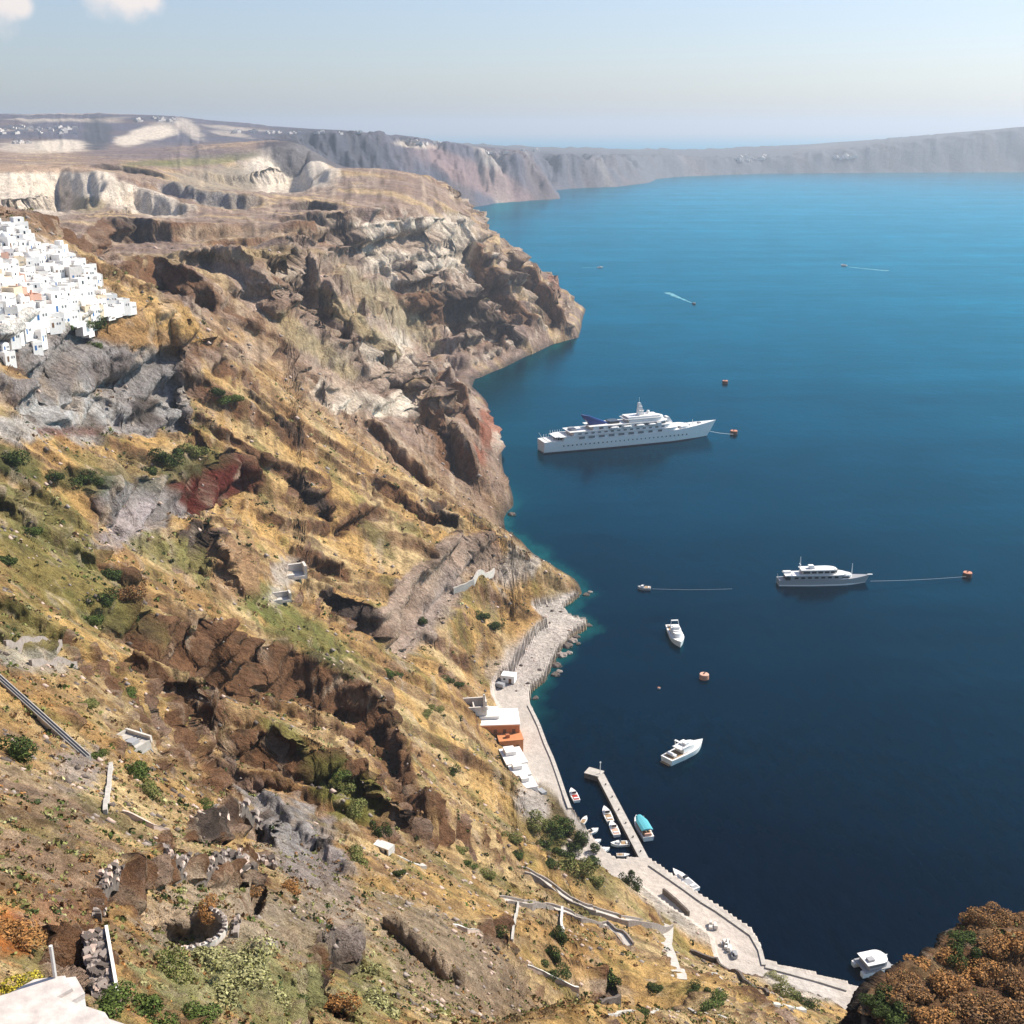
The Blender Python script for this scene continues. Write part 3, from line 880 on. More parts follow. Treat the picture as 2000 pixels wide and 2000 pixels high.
def mmath(nt, op, a, b=None):
    n = nt.nodes.new('ShaderNodeMath'); n.operation = op
    for i, v in enumerate((a, b)):
        if v is None: continue
        if isinstance(v, (int, float)): n.inputs[i].default_value = v
        else: nt.links.new(v, n.inputs[i])
    return n.outputs[0]


def ground_material():
    m, nt, b = nt_new("ground")
    att = nt.nodes.new('ShaderNodeAttribute'); att.attribute_name = "Col"
    geo = nt.nodes.new('ShaderNodeNewGeometry')
    sc = nt.nodes.new('ShaderNodeAttribute'); sc.attribute_name = "scale_"
    pos = geo.outputs['Position']
    # two sizes of detail: small grain near, coarse grain far (position divided by distance band)
    n1 = tex_noise(nt, .55, 8, .68, pos)
    n2 = tex_noise(nt, .09, 7, .66, pos)
    n3 = tex_noise(nt, 2.4, 4, .7, pos)
    f = mmath(nt, 'MULTIPLY', mapr(nt, n1.outputs['Fac'], .3, .7, .55, 1.45), mapr(nt, n2.outputs['Fac'], .3, .7, .72, 1.28))
    f = mmath(nt, 'MULTIPLY', f, mapr(nt, n3.outputs['Fac'], .3, .7, .8, 1.2))
    f = mmath(nt, 'ADD', mmath(nt, 'MULTIPLY', mmath(nt, 'SUBTRACT', f, 1.0), att.outputs['Alpha']), 1.0)
    v = nt.nodes.new('ShaderNodeVectorMath'); v.operation = 'SCALE'
    nt.links.new(att.outputs['Color'], v.inputs[0]); nt.links.new(f, v.inputs['Scale'])
    nt.links.new(v.outputs[0], b.inputs['Base Color'])
    b.inputs['Roughness'].default_value = .95
    b.inputs['Specular IOR Level'].default_value = .15
    bump = nt.nodes.new('ShaderNodeBump'); bump.inputs['Strength'].default_value = 1.0
    bump.inputs['Distance'].default_value = 2.0
    nt.links.new(att.outputs['Alpha'], bump.inputs['Strength'])
    nt.links.new(n1.outputs['Fac'], bump.inputs['Height'])
    bump2 = nt.nodes.new('ShaderNodeBump'); bump2.inputs['Strength'].default_value = .8; bump2.inputs['Distance'].default_value = 6
    nt.links.new(mmath(nt, 'MULTIPLY', att.outputs['Alpha'], .8), bump2.inputs['Strength'])
    nt.links.new(n2.outputs['Fac'], bump2.inputs['Height'])
    nt.links.new(bump2.outputs[0], bump.inputs['Normal'])
    nt.links.new(bump.outputs[0], b.inputs['Normal'])
    return m


def flat_mat(name, c, rough=.7, var=.12, scale=3.0, spec=.3, metallic=0.0, bump=0.0):
    m, nt, b = nt_new(name)
    tc = nt.nodes.new('ShaderNodeTexCoord')
    n = tex_noise(nt, scale, 5, .6, tc.outputs['Object'])
    f = mapr(nt, n.outputs['Fac'], .3, .7, 1 - var, 1 + var)
    v = nt.nodes.new('ShaderNodeVectorMath'); v.operation = 'SCALE'
    v.inputs[0].default_value = c
    nt.links.new(f, v.inputs['Scale'])
    nt.links.new(v.outputs[0], b.inputs['Base Color'])
    b.inputs['Roughness'].default_value = rough
    b.inputs['Specular IOR Level'].default_value = spec
    b.inputs['Metallic'].default_value = metallic
    if bump:
        bp = nt.nodes.new('ShaderNodeBump'); bp.inputs['Strength'].default_value = .7; bp.inputs['Distance'].default_value = bump
        nt.links.new(n.outputs['Fac'], bp.inputs['Height']); nt.links.new(bp.outputs[0], b.inputs['Normal'])
    return m


GROUND = ground_material()


def grid_mesh(name, kz, band, mat):
    """mesh of the part of the polar grid lying in a band of distances"""
    q = kz[:-1, :-1] | kz[1:, :-1] | kz[:-1, 1:] | kz[1:, 1:]
    q &= (RR[:-1, :-1] >= band[0]) & (RR[:-1, :-1] < band[1])
    ii, jj = np.nonzero(q)
    base = ii * NC + jj
    faces = np.stack([base, base + 1, base + NC + 1, base + NC], 1)
    used, inv = np.unique(faces, return_inverse=True)
    co = np.stack([MX.ravel(), MY.ravel(), Z.ravel()], 1)[used].astype(np.float32)
    cc = col.reshape(-1, 3)[used]
    faces = inv.reshape(-1, 4)[:, ::-1].astype(np.int32)
    me = bpy.data.meshes.new(name)
    me.vertices.add(len(co)); me.vertices.foreach_set("co", co.ravel())
    nf = len(faces)
    me.loops.add(nf * 4); me.loops.foreach_set("vertex_index", faces.ravel())
    me.polygons.add(nf)
    me.polygons.foreach_set("loop_start", np.arange(0, nf * 4, 4, dtype=np.int32))
    me.polygons.foreach_set("loop_total", np.full(nf, 4, np.int32))
    me.update(calc_edges=True)
    ca_ = me.color_attributes.new("Col", 'FLOAT_COLOR', 'POINT')
    ca_.data.foreach_set("color", np.concatenate([cc, smooth_.reshape(-1, 1)[used]], 1).ravel())
    me.materials.append(mat)
    o = bpy.data.objects.new(name, me)
    link(o)
    print(name, nf, "quads")
    return o


keep = (Z > -3.0) & (S > -14 - RR * .004)
tag(grid_mesh("hillside", keep, (0, 690), GROUND), kind="structure")
tag(grid_mesh("headland", keep, (690, 2150), GROUND), kind="structure")
tag(grid_mesh("far_cliffs", keep, (2150, 1e9), GROUND), kind="structure")


# ------------------------------------------------------------------ the sea
def sea():
    m, nt, b = nt_new("water")
    nt.nodes.remove(b)
    out = [n for n in nt.nodes if n.type == 'OUTPUT_MATERIAL'][0]
    att = nt.nodes.new('ShaderNodeAttribute'); att.attribute_name = "Col"
    geo = nt.nodes.new('ShaderNodeNewGeometry')
    mp = nt.nodes.new('ShaderNodeMapping'); mp.inputs['Scale'].default_value = (1.0, .45, 1); mp.inputs['Rotation'].default_value = (0, 0, math.radians(20))
    nt.links.new(geo.outputs['Position'], mp.inputs['Vector'])
    w1 = tex_noise(nt, .22, 5, .6, mp.outputs[0])
    w2 = tex_noise(nt, .012, 5, .6, mp.outputs[0])
    mp3 = nt.nodes.new('ShaderNodeMapping'); mp3.inputs['Scale'].default_value = (.35, 1.0, 1); mp3.inputs['Rotation'].default_value = (0, 0, math.radians(-25))
    nt.links.new(geo.outputs['Position'], mp3.inputs['Vector'])
    w3 = tex_noise(nt, .06, 7, .7, mp3.outputs[0])
    mp4 = nt.nodes.new('ShaderNodeMapping'); mp4.inputs['Scale'].default_value = (.16, 1.0, 1); mp4.inputs['Rotation'].default_value = (0, 0, math.radians(-48))
    nt.links.new(geo.outputs['Position'], mp4.inputs['Vector'])
    w4 = tex_noise(nt, .011, 5, .62, mp4.outputs[0])
    bump = nt.nodes.new('ShaderNodeBump'); bump.inputs['Strength'].default_value = .30; bump.inputs['Distance'].default_value = .8
    nt.links.new(w1.outputs['Fac'], bump.inputs['Height'])
    diff = nt.nodes.new('ShaderNodeBsdfDiffuse')
    f = mmath(nt, 'MULTIPLY', mapr(nt, w2.outputs['Fac'], .35, .65, .93, 1.07), mapr(nt, w1.outputs['Fac'], .3, .7, .7, 1.3))
    v = nt.nodes.new('ShaderNodeVectorMath'); v.operation = 'SCALE'
    nt.links.new(att.outputs['Color'], v.inputs[0]); nt.links.new(f, v.inputs['Scale'])
    nt.links.new(v.outputs[0], diff.inputs['Color'])
    gl = nt.nodes.new('ShaderNodeBsdfGlossy')
    gl.inputs['Color'].default_value = (.02, .67, .90, 1)
    gl.inputs['Roughness'].default_value = .20
    nt.links.new(bump.outputs[0], gl.inputs['Normal'])
    fr = nt.nodes.new('ShaderNodeFresnel'); fr.inputs['IOR'].default_value = 1.33
    nt.links.new(bump.outputs[0], fr.inputs['Normal'])
    frs = mmath(nt, 'MULTIPLY', mmath(nt, 'MAXIMUM', mmath(nt, 'SUBTRACT', mmath(nt, 'MULTIPLY', fr.outputs[0], 1.15), .034), .004), mmath(nt, 'MULTIPLY', mapr(nt, w2.outputs['Fac'], .35, .65, .90, 1.0), mmath(nt, 'MULTIPLY', mapr(nt, w3.outputs['Fac'], .3, .7, .86, 1.10), mapr(nt, w4.outputs['Fac'], .4, .68, .95, 1.14))))
    mx = nt.nodes.new('ShaderNodeMixShader')
    nt.links.new(frs, mx.inputs[0]); nt.links.new(diff.outputs[0], mx.inputs[1]); nt.links.new(gl.outputs[0], mx.inputs[2])
    nt.links.new(mx.outputs[0], out.inputs[0])
    # plan grid: polar, wide
    rr = np.concatenate([np.geomspace(120, 1500, 260), np.geomspace(1540, 7000, 60), np.geomspace(7600, 60000, 14)])
    aa = np.concatenate([np.linspace(-math.pi, -.62, 20, endpoint=False), np.linspace(-.62, .75, 320), np.linspace(.8, math.pi, 20)])
    A_, R_ = np.meshgrid(aa, rr)
    sx, sy = R_ * np.sin(A_), R_ * np.cos(A_)
    sd = -sdf(sx, sy)
    nn = fbm(sx / 14, sy / 14, 3, 301)
    big = fbm(sx / 260, sy / 90, 4, 303)
    deep = C(.0001, .0022, .010); teal = C(.0003, .013, .028)
    shallow = C(.006, .065, .06)
    c = np.broadcast_to(deep, sx.shape + (3,)).astype(np.float32)
    c = mix(c, teal, np.clip(.35 + .5 * big, 0, 1) * .6)
    sh = (1 - sstep(1, 9, sd + 6 * nn)) * sstep(395, 440, R_) * (1 - sstep(640, 760, R_)) * .85
    c = mix(c, shallow, np.clip(sh, 0, 1))
    nrr, naa = sx.shape
    base = (np.arange(nrr - 1)[:, None] * naa + np.arange(naa - 1)[None]).ravel()
    faces = np.stack([base, base + naa, base + naa + 1, base + 1], 1).astype(np.int32)
    keepf = (sd.ravel()[faces] > -25 - R_.ravel()[faces] * .03).any(1)
    faces = faces[keepf]
    me = bpy.data.meshes.new("sea")
    me.vertices.add(sx.size)
    me.vertices.foreach_set("co", np.stack([sx.ravel(), sy.ravel(), np.zeros(sx.size)], 1).astype(np.float32).ravel())
    nf = len(faces)
    me.loops.add(nf * 4); me.loops.foreach_set("vertex_index", faces.ravel())
    me.polygons.add(nf)
    me.polygons.foreach_set("loop_start", np.arange(0, nf * 4, 4, dtype=np.int32)); me.polygons.foreach_set("loop_total", np.full(nf, 4, np.int32))
    me.update(calc_edges=True)
    a = me.color_attributes.new("Col", 'FLOAT_COLOR', 'POINT')
    a.data.foreach_set("color", np.concatenate([c.reshape(-1, 3), np.ones((sx.size, 1), np.float32)], 1).astype(np.float32).ravel())
    me.materials.append(m)
    o = bpy.data.objects.new("sea", me); link(o)
    if me.polygons[0].normal.z < 0:
        me.flip_normals()
    return o


tag(sea(), kind="structure")


# ------------------------------------------------------------------ placing things on the ground
def gz(x, y):
    a = math.atan2(x, y); rr = math.hypot(x, y)
    fj = (a - az[0]) / (az[1] - az[0])
    i = int(np.clip(np.searchsorted(rows, rr) - 1, 0, NR - 2)); fi = i + (rr - rows[i]) / (rows[i + 1] - rows[i])
    return float(bil(Z1, np.array([fi]), np.array([fj]))[0])


def G(px, py):
    p = raycast(px, py, Z1)
    return Vector(p)


def W(px, py, z=0.0):
    x, y = at_z(px, py, z)
    return Vector((x, y, z))


M = {
    'white': flat_mat("white_paint", (.86, .86, .85), .45, .05, .6),
    'roof': flat_mat("pinkish_lime_roof", (.60, .55, .52), .9, .22, 1.4, bump=.05),  # roof tone duller and pinker than the plain whitewash
    'lime': flat_mat("whitewash", (.88, .86, .83), .85, .07, .8),
    'limeb': flat_mat("grey_whitewash", (.66, .63, .60), .9, .14, .8),
    'navy': flat_mat("navy_paint", (.012, .03, .16), .4, .05),
    'blue': flat_mat("blue_paint", (.03, .10, .38), .5, .06),
    'boot': flat_mat("dark_antifouling", (.012, .016, .03), .6, .1),
    'glass': flat_mat("dark_window_glass", (.02, .028, .035), .12, .05, spec=.6),
    'greyglass': flat_mat("grey_window_glass", (.18, .18, .19), .25, .08, spec=.6),
    'grey': flat_mat("grey_paint", (.36, .37, .39), .5, .06),
    'teak': flat_mat("teak_deck", (.40, .27, .15), .8, .12, 2),
    'orange': flat_mat("orange_plaster", (.60, .25, .11), .9, .12, .5),
    'red': flat_mat("red_paint", (.42, .045, .03), .6, .1),
    'buoy': flat_mat("faded_orange_buoy", (.62, .27, .17), .6, .2, 2),
    'rust': flat_mat("rusty_steel", (.10, .045, .03), .8, .3, 2),
    'teal': flat_mat("turquoise_canvas", (.10, .42, .50), .8, .08),
    'wood': flat_mat("weathered_wood", (.20, .11, .06), .8, .2, 2),
    'bluedoor': flat_mat("blue_door_paint", (.05, .16, .40), .6, .08),
    'stone': flat_mat("field_stone", (.33, .28, .25), .95, .3, 1.6, bump=.15),
    'dstone': flat_mat("dark_lava_stone", (.14, .115, .10), .95, .35, 1.6, bump=.15),
    'pstone': flat_mat("pale_pink_stone", (.56, .43, .36), .95, .18, 1.2, bump=.1),
    'conc': flat_mat("weathered_concrete", (.50, .47, .43), .95, .2, .7, bump=.06),
    'pconc': flat_mat("pale_concrete", (.66, .62, .57), .95, .14, .7, bump=.05),
    'steel': flat_mat("dark_steel", (.06, .06, .065), .5, .1),
    'rope': flat_mat("pale_rope", (.42, .46, .48), .8, .1),
    'foam': flat_mat("wake_foam", (.10, .30, .38), .9, .5, .08),
    'cream': flat_mat("cream_plaster", (.74, .62, .46), .9, .1),
    'pinkp': flat_mat("pink_plaster", (.70, .42, .32), .9, .12),
    'brick': flat_mat("terracotta_tile", (.45, .16, .07), .85, .2, 2),
}


class MB:
    def __init__(s):
        s.bm = bmesh.new()

    def box(s, c, d, rz=0.0, taper=1.0, top_shift=(0, 0)):
        cx, cy, cz = c; dx, dy, dz = d
        vs = []
        for k, t in ((0, 1.0), (1, taper)):
            for sx, sy in ((-1, -1), (1, -1), (1, 1), (-1, 1)):
                x = sx * dx / 2 * t + k * top_shift[0]; y = sy * dy / 2 * t + k * top_shift[1]
                co = Vector((x * math.cos(rz) - y * math.sin(rz) + cx, x * math.sin(rz) + y * math.cos(rz) + cy, cz + (k - .5) * dz))
                vs.append(s.bm.verts.new(co))
        for f in ((3, 2, 1, 0), (4, 5, 6, 7), (0, 1, 5, 4), (1, 2, 6, 5), (2, 3, 7, 6), (3, 0, 4, 7)):
            s.bm.faces.new([vs[i] for i in f])
        return s

    def prism(s, pts, z0, z1, shift=(0, 0), sc=1.0):
        """extrude a plan outline (counter-clockwise) from z0 to z1"""
        cx = sum(p[0] for p in pts) / len(pts); cy = sum(p[1] for p in pts) / len(pts)
        a = [s.bm.verts.new((p[0], p[1], z0)) for p in pts]
        b = [s.bm.verts.new((cx + (p[0] - cx) * sc + shift[0], cy + (p[1] - cy) * sc + shift[1], z1)) for p in pts]
        n = len(pts)
        s.bm.faces.new(a[::-1]); s.bm.faces.new(b)
        for i in range(n):
            s.bm.faces.new((a[i], a[(i + 1) % n], b[(i + 1) % n], b[i]))
        return s

    def side(s, pts, y0, y1):
        """extrude a side profile (x, z) from y0 to y1"""
        a = [s.bm.verts.new((p[0], y0, p[1])) for p in pts]
        b = [s.bm.verts.new((p[0], y1, p[1])) for p in pts]
        n = len(pts)
        s.bm.faces.new(a); s.bm.faces.new(b[::-1])
        for i in range(n):
            s.bm.faces.new((a[(i + 1) % n], a[i], b[i], b[(i + 1) % n]))
        return s

    def tube(s, p0, p1, r, r1=None, n=6):
        r1 = r if r1 is None else r1
        p0, p1 = Vector(p0), Vector(p1)
        q = (p1 - p0).to_track_quat('Z', 'Y')
        A = []; B = []
        for i in range(n):
            a = 2 * math.pi * i / n
            v = Vector((math.cos(a), math.sin(a), 0))
            A.append(s.bm.verts.new(p0 + q @ (v * r))); B.append(s.bm.verts.new(p1 + q @ (v * r1)))
        s.bm.faces.new(A[::-1]); s.bm.faces.new(B)
        for i in range(n):
            s.bm.faces.new((A[i], A[(i + 1) % n], B[(i + 1) % n], B[i]))
        return s

    def loft(s, rings, closed_ends=True):
        R_ = [[s.bm.verts.new(p) for p in r] for r in rings]
        n = len(R_[0])
        for a, b in zip(R_[:-1], R_[1:]):
            for i in range(n):
                s.bm.faces.new((a[i], b[i], b[(i + 1) % n], a[(i + 1) % n]))
        if closed_ends:
            s.bm.faces.new(R_[0]); s.bm.faces.new(R_[-1][::-1])
        return s

    def ball(s, c, r, n=10, sz=1.0):
        ret = bmesh.ops.create_uvsphere(s.bm, u_segments=n, v_segments=max(5, n // 2), radius=r)
        for v in ret['verts']:
            v.co = Vector((v.co.x, v.co.y, v.co.z * sz)) + Vector(c)
        return s

    def build(s, name, mat, parent=None, smooth=False, bevel=0.0):
        bmesh.ops.recalc_face_normals(s.bm, faces=s.bm.faces)
        me = bpy.data.meshes.new(name)
        s.bm.to_mesh(me); s.bm.free()
        me.materials.append(mat)
        if smooth:
            for p in me.polygons: p.use_smooth = True
        o = bpy.data.objects.new(name, me)
        return link(o, parent)


# ------------------------------------------------------------------ boats
def hull_rings(L, B, D, fore=.32, stern_w=.82, flare=1.12, rake=.10, sheer=.12, draft=.35, n=16, z0=None):
    """rings along x (bow at +x); each ring keel -> sides -> deck"""
    rings = []
    for i in range(n + 1):
        t = i / n                       # 0 stern, 1 bow
        if t < 1 - fore:
            w = stern_w + (1 - stern_w) * min(1, t / .35)
        else:
            q = (t - (1 - fore)) / fore
            w = max(0.015, 1 - q ** 2.1)
        zt = D * (1 + sheer * 6 * max(0, t - .45) ** 2 + sheer * .3 * max(0, .3 - t))
        hw = B / 2 * w
        lower = max(.01, w ** 1.15) * B / 2 / flare
        x = (t - .5) * L
        xl = x - rake * L * max(0, (t - .72) / .28) ** 1.4
        rings.append([(xl, 0, -draft * D), (xl, lower * .8, -draft * D * .5), (xl + (x - xl) * .3, lower, 0.02), (xl + (x - xl) * .7, (lower + hw) / 2 * 1.02, zt * .55), (x, hw, zt),
                      (x, -hw, zt), (xl + (x - xl) * .7, -(lower + hw) / 2 * 1.02, zt * .55), (xl + (x - xl) * .3, -lower, 0.02), (xl, -lower * .8, -draft * D * .5)])
    return rings


def outline(L, B, x0, x1, round_front=.5, back_w=1.0, n=7):
    """plan outline of a deck house with a rounded front"""
    r = B / 2
    pts = [(x0, -r * back_w), (x1 - r * round_front * 2, -r)]
    for i in range(1, n):
        a = -math.pi / 2 + math.pi * i / n
        pts.append((x1 - r * round_front * 2 + math.cos(a) * r * round_front * 2, math.sin(a) * r))
    pts += [(x1 - r * round_front * 2, r), (x0, r * back_w)]
    return pts


def place(root, p_stern, p_bow):
    d = p_bow - p_stern
    c = (p_stern + p_bow) / 2
    root.location = (c.x, c.y, 0)
    root.rotation_euler = (0, 0, math.atan2(d.y, d.x))
    return d.length


def cruise_ship():
    ps, pb = W(1062, 882), W(1372, 852)
    root = empty("cruise_ship", label="large white cruise ship with a blue swept funnel moored in the bay", cat="ship")
    Lw = place(root, ps, pb)
    L = Lw * 1.10; B = 17.5; D = 8.2
    root.location.x += math.cos(root.rotation_euler.z) * L * .03
    root.location.y += math.sin(root.rotation_euler.z) * L * .03
    MB().loft(hull_rings(L, B, D, .36, .80, 1.12, .07, .24, .3, 24)).build("hull", M['white'], root)
    # dark boot stripe just proud of the hull at the water line
    rr = []
    for ring in hull_rings(L, B, D, .36, .80, 1.12, .07, .24, .3, 24):
        x, y = ring[2][0], ring[2][1] * 1.015 + .04
        rr.append([(x, y, -.5), (x, y, .85), (x, -y, .85), (x, -y, -.5)])
    MB().loft(rr).build("boot_stripe", M['boot'], root)
    decks = [(-.40, .27, 16.6, D + .01, 2.9, .55), (-.345, .225, 15.6, D + 2.93, 2.8, .5), (-.235, .20, 14.4, D + 5.75, 2.7, .5), (-.03, .175, 12.4, D + 8.47, 2.6, .45)]
    for k, (a, b, w, z, h, rf) in enumerate(decks):
        MB().prism(outline(L, w, a * L, b * L, rf, .9), z, z + h, sc=.985).build("deck_house", M['white'], root)
        MB().prism(outline(L, w + 1.0, (a - .018) * L, (b + .004) * L, rf, .9), z + h + .01, z + h + .26).build("deck_edge", M['white'], root)
    # foredeck bulwark steps
    MB().prism(outline(L, 13.5, .27 * L, .33 * L, .35, 1), D + .5, D + 2.6).build("forward_deck_house", M['white'], root)
    # promenade windows: a row of large openings, and smaller panes above
    for i in range(9):
        x = (-.30 + i * .055) * L
        wdt = 4.4 if i < 7 else 3.2
        for s_ in (-1, 1):
            MB().box((x, s_ * 8.29, D + 1.62), (wdt, .12, 1.5)).build("window", M['greyglass'], root)
    for i in range(14):
        x = (-.31 + i * .036) * L
        for s_ in (-1, 1):
            MB().box((x, s_ * 7.82, D + 4.45), (2.4, .10, 1.0)).build("window", M['greyglass'], root)
    for i in range(7):
        x = (-.19 + i * .05) * L
        for s_ in (-1, 1):
            MB().box((x, s_ * 7.22, D + 7.2), (3.2, .10, 1.1)).build("window", M['glass'], root)
    pm = MB()
    for i in range(30):
        x = (-.40 + i * .024) * L
        for s_ in (-1, 1):
            pm.box((x, s_ * 8.45, D * .62), (.8, .5, .8))
    pm.build("portholes", M['glass'], root)["kind"] = "stuff"
    # bridge windows wrapping the front
    MB().prism(outline(L, 14.9, .05 * L, .2035 * L, .5, 1), D + 6.75, D + 7.65).build("bridge_window", M['glass'], root)
    MB().prism(outline(L, 14.5, .05 * L, .2015 * L, .5, 1), D + 7.65, D + 8.5).build("bridge_roof", M['white'], root)
    MB().box((.13 * L, 0, D + 7.2), (3.2, 19.5, 2.0)).build("bridge_wing", M['white'], root)
    # upper observation deck with a slanted screen
    z4 = D + 11.1
    MB().side([(-.03 * L, z4), (.16 * L, z4), (.145 * L, z4 + 1.5), (-.035 * L, z4 + 1.6)], -5.2, 5.2).build("observation_deck", M['white'], root)
    # main mast with platforms, radar and aerials
    mx = .055 * L
    mm = MB()
    mm.side([(mx - 3.2, z4 + 1.5), (mx + 2.6, z4 + 1.5), (mx - .6, z4 + 10.5), (mx - 2.4, z4 + 10.5)], -.9, .9)
    mm.build("mast", M['white'], root)
    MB().box((mx - .4, 0, z4 + 5.0), (3.6, 5.4, .3)).box((mx - 1.0, 0, z4 + 8.0), (2.6, 3.8, .25)).build("mast_platform", M['white'], root)
    MB().box((mx + .6, 0, z4 + 5.8), (.4, 4.2, .5)).build("radar", M['grey'], root)
    MB().tube((mx - 1.6, 0, z4 + 10.4), (mx - 1.6, 0, z4 + 14.5), .22, .12).build("aerial", M['white'], root)
    MB().ball((.105 * L, 2.5, z4 + 2.7), 1.3, 10).build("satellite_dome", M['white'], root, True)
    # forward mast
    MB().side([(.205 * L, D + 5.6), (.235 * L, D + 5.6), (.212 * L, D + 9.8), (.199 * L, D + 9.8)], -2.2, 2.2).build("forward_screen", M['white'], root)
    MB().tube((.36 * L, 0, D + 1.2), (.36 * L, 0, D + 5.6), .3, .18).build("bow_mast", M['white'], root)
    MB().box((.325 * L, 0, D + 1.8), (3.5, 5, 1.5)).build("windlass", M['grey'], root)
    MB().box((.40 * L, 0, D + 2.5), (2.2, 2.6, 1.2)).build("hatch", M['grey'], root)
    # swept blue funnel
    fx = -.205 * L
    fz = D + 8.4
    MB().side([(fx - 4, fz), (fx + 8.5, fz), (fx + 2, fz + 2.8), (fx - 6.5, fz + 7.0), (fx - 10.5, fz + 8.2), (fx - 8.5, fz + 5.0)], -2.5, 2.5).build("funnel", M['navy'], root)
    MB().side([(fx + 8.6, fz + .1), (fx + 12, fz + .1), (fx + 2.0, fz + 4.0), (fx - 5.6, fz + 7.3), (fx - 6.0, fz + 7.0), (fx + 2.2, fz + 2.9)], -1.3, 1.3).build("funnel_fin", M['blue'], root)
    # open decks at the stern
    for k, (x0, w, z) in enumerate(((-.47, 13.4, D + .35), (-.435, 13, D + 2.9))):
        MB().box(((x0 + .035) * L, 0, z), (L * .08, w, .3)).build("stern_deck", M['white'], root)
        p = MB()
        for i in range(6):
            for s_ in (-1, 1):
                p.tube(((x0 + .002 + i * .013) * L, s_ * w * .47, z), ((x0 + .002 + i * .013) * L, s_ * w * .47, z + 2.5), .13, n=4)
        p.build("stanchions", M['white'], root)["kind"] = "stuff"
    MB().box((-.40 * L, 0, D + 1.5), (6, 9, 2.2)).build("stern_lounge", M['glass'], root)
    MB().box((-.33 * L, 0, D + 6.5), (4, 7.5, 1.5)).build("pool_bar", M['grey'], root)
    MB().tube((-.487 * L, 0, D + .5), (-.513 * L, 0, D + 6), .16, .1).build("flag_pole", M['white'], root)
    MB().box((-.105 * L, 0, D + 9.6), (7.5, 8, 1.8)).build("skylight", M['glass'], root)
    for s_ in (-1, 1):
        for i in range(4):
            lb = MB().loft([[(x, 0, -1.1 * w), (x, .95 * w, -.2), (x, 1.0 * w, .5), (x, 0, 1.0 * w), (x, -1.0 * w, .5), (x, -.95 * w, -.2)] for x, w in ((-3.4, .25), (-2.6, .85), (0, 1), (2.6, .85), (3.4, .25))])
            o = lb.build("lifeboat", M['white'], root); o.location = ((-.12 + i * .072) * L, s_ * 8.3, D + 7.3 - .6)
    for s_ in (-1, 1):
        for z, w, a, b in ((D + 1.1, 16.9, -.49, -.40), (D + 3.3 + 2.9, 16.4, -.35, -.24)):
            pass
    return root


def motor_yacht():
    ps, pb = W(1522, 1141), W(1694, 1137)
    root = empty("motor_yacht", label="classic motor yacht with grey hull, white upper deck and two masts", cat="yacht")
    L = place(root, ps, pb) * 1.04
    B = 8.2; D = 3.0
    MB().loft(hull_rings(L, B, D, .42, .72, 1.1, .06, .22, .35, 18)).build("hull", M['grey'], root)
    rr = []
    for ring in hull_rings(L, B, D, .42, .72, 1.1, .06, .22, .35, 18):
        x, y = ring[2][0], ring[2][1] * 1.02 + .05
        rr.append([(x, y, -.4), (x, y, .95), (x, -y, .95), (x, -y, -.4)])
    MB().loft(rr).build("white_stripe", M['white'], root)
    MB().prism(outline(L, 6.8, -.38 * L, .24 * L, .7, .85), D + .02, D + 2.4).build("deck_house", M['grey'], root)
    MB().prism(outline(L, 7.9, -.44 * L, .245 * L, .7, .85), D + 2.42, D + 2.7).build("deck_edge", M['white'], root)
    MB().prism(outline(L, 5.6, -.25 * L, .14 * L, .7, .9), D + 2.72, D + 4.9, sc=.97).build("upper_house", M['limeb'], root)
    MB().prism(outline(L, 6.6, -.27 * L, .125 * L, .7, .9), D + 4.93, D + 5.3).build("upper_roof", M['white'], root)
    MB().prism(outline(L, 6.2, .15 * L, .30 * L, .6, .95), D + .1, D + 2.1, sc=.92).build("forward_cabin", M['white'], root)
    for s_ in (-1, 1):
        for i, (x, w) in enumerate(((-.21, 3.4), (-.13, 2.4), (-.06, 2.4), (.01, 2.4), (.07, 2.0))):
            MB().box((x * L, s_ * 2.82, D + 3.95), (w, .1, 1.0)).build("window", M['glass'], root)
        for i in range(7):
            MB().box(((-.32 + i * .072) * L, s_ * 3.42, D + 1.35), (2.0, .1, .9)).build("window", M['glass'], root)
        MB().box((.20 * L, s_ * 3.05, D + 1.15), (5.5, .12, .7)).build("window", M['glass'], root)
    MB().prism(outline(L, 5.75, .06 * L, .142 * L, .7, 1), D + 3.5, D + 4.45).build("wheelhouse_window", M['glass'], root)
    MB().tube((-.27 * L, 0, D + 2.7), (-.27 * L, 0, D + 11.5), .32, .16).build("main_mast", M['white'], root)
    MB().box((-.27 * L, 0, D + 7.5), (.3, 2.8, .2)).build("crosstree", M['white'], root)
    MB().tube((.30 * L, 0, D + .3), (.30 * L, 0, D + 7.4), .26, .14).build("fore_mast", M['white'], root)
    MB().side([(-.17 * L, D + 5.3), (-.11 * L, D + 5.3), (-.125 * L, D + 7.0), (-.18 * L, D + 7.0)], -1.1, 1.1).build("funnel", M['white'], root)
    MB().box((-.39 * L, 0, D + 1.2), (3.4, 5.6, 2.2)).build("aft_saloon", M['glass'], root)
    MB().box((-.40 * L, 1.2, D + 3.2), (4.0, 1.6, .9)).build("tender", M['white'], root)
    MB().tube((-.49 * L, 0, D), (-.51 * L, 0, D + 2.8), .08).build("flag_pole", M['white'], root)
    MB().box((.5 * L, 0, D * 1.42), (2.6, .9, .25)).build("bow_pulpit", M['white'], root)
    return root


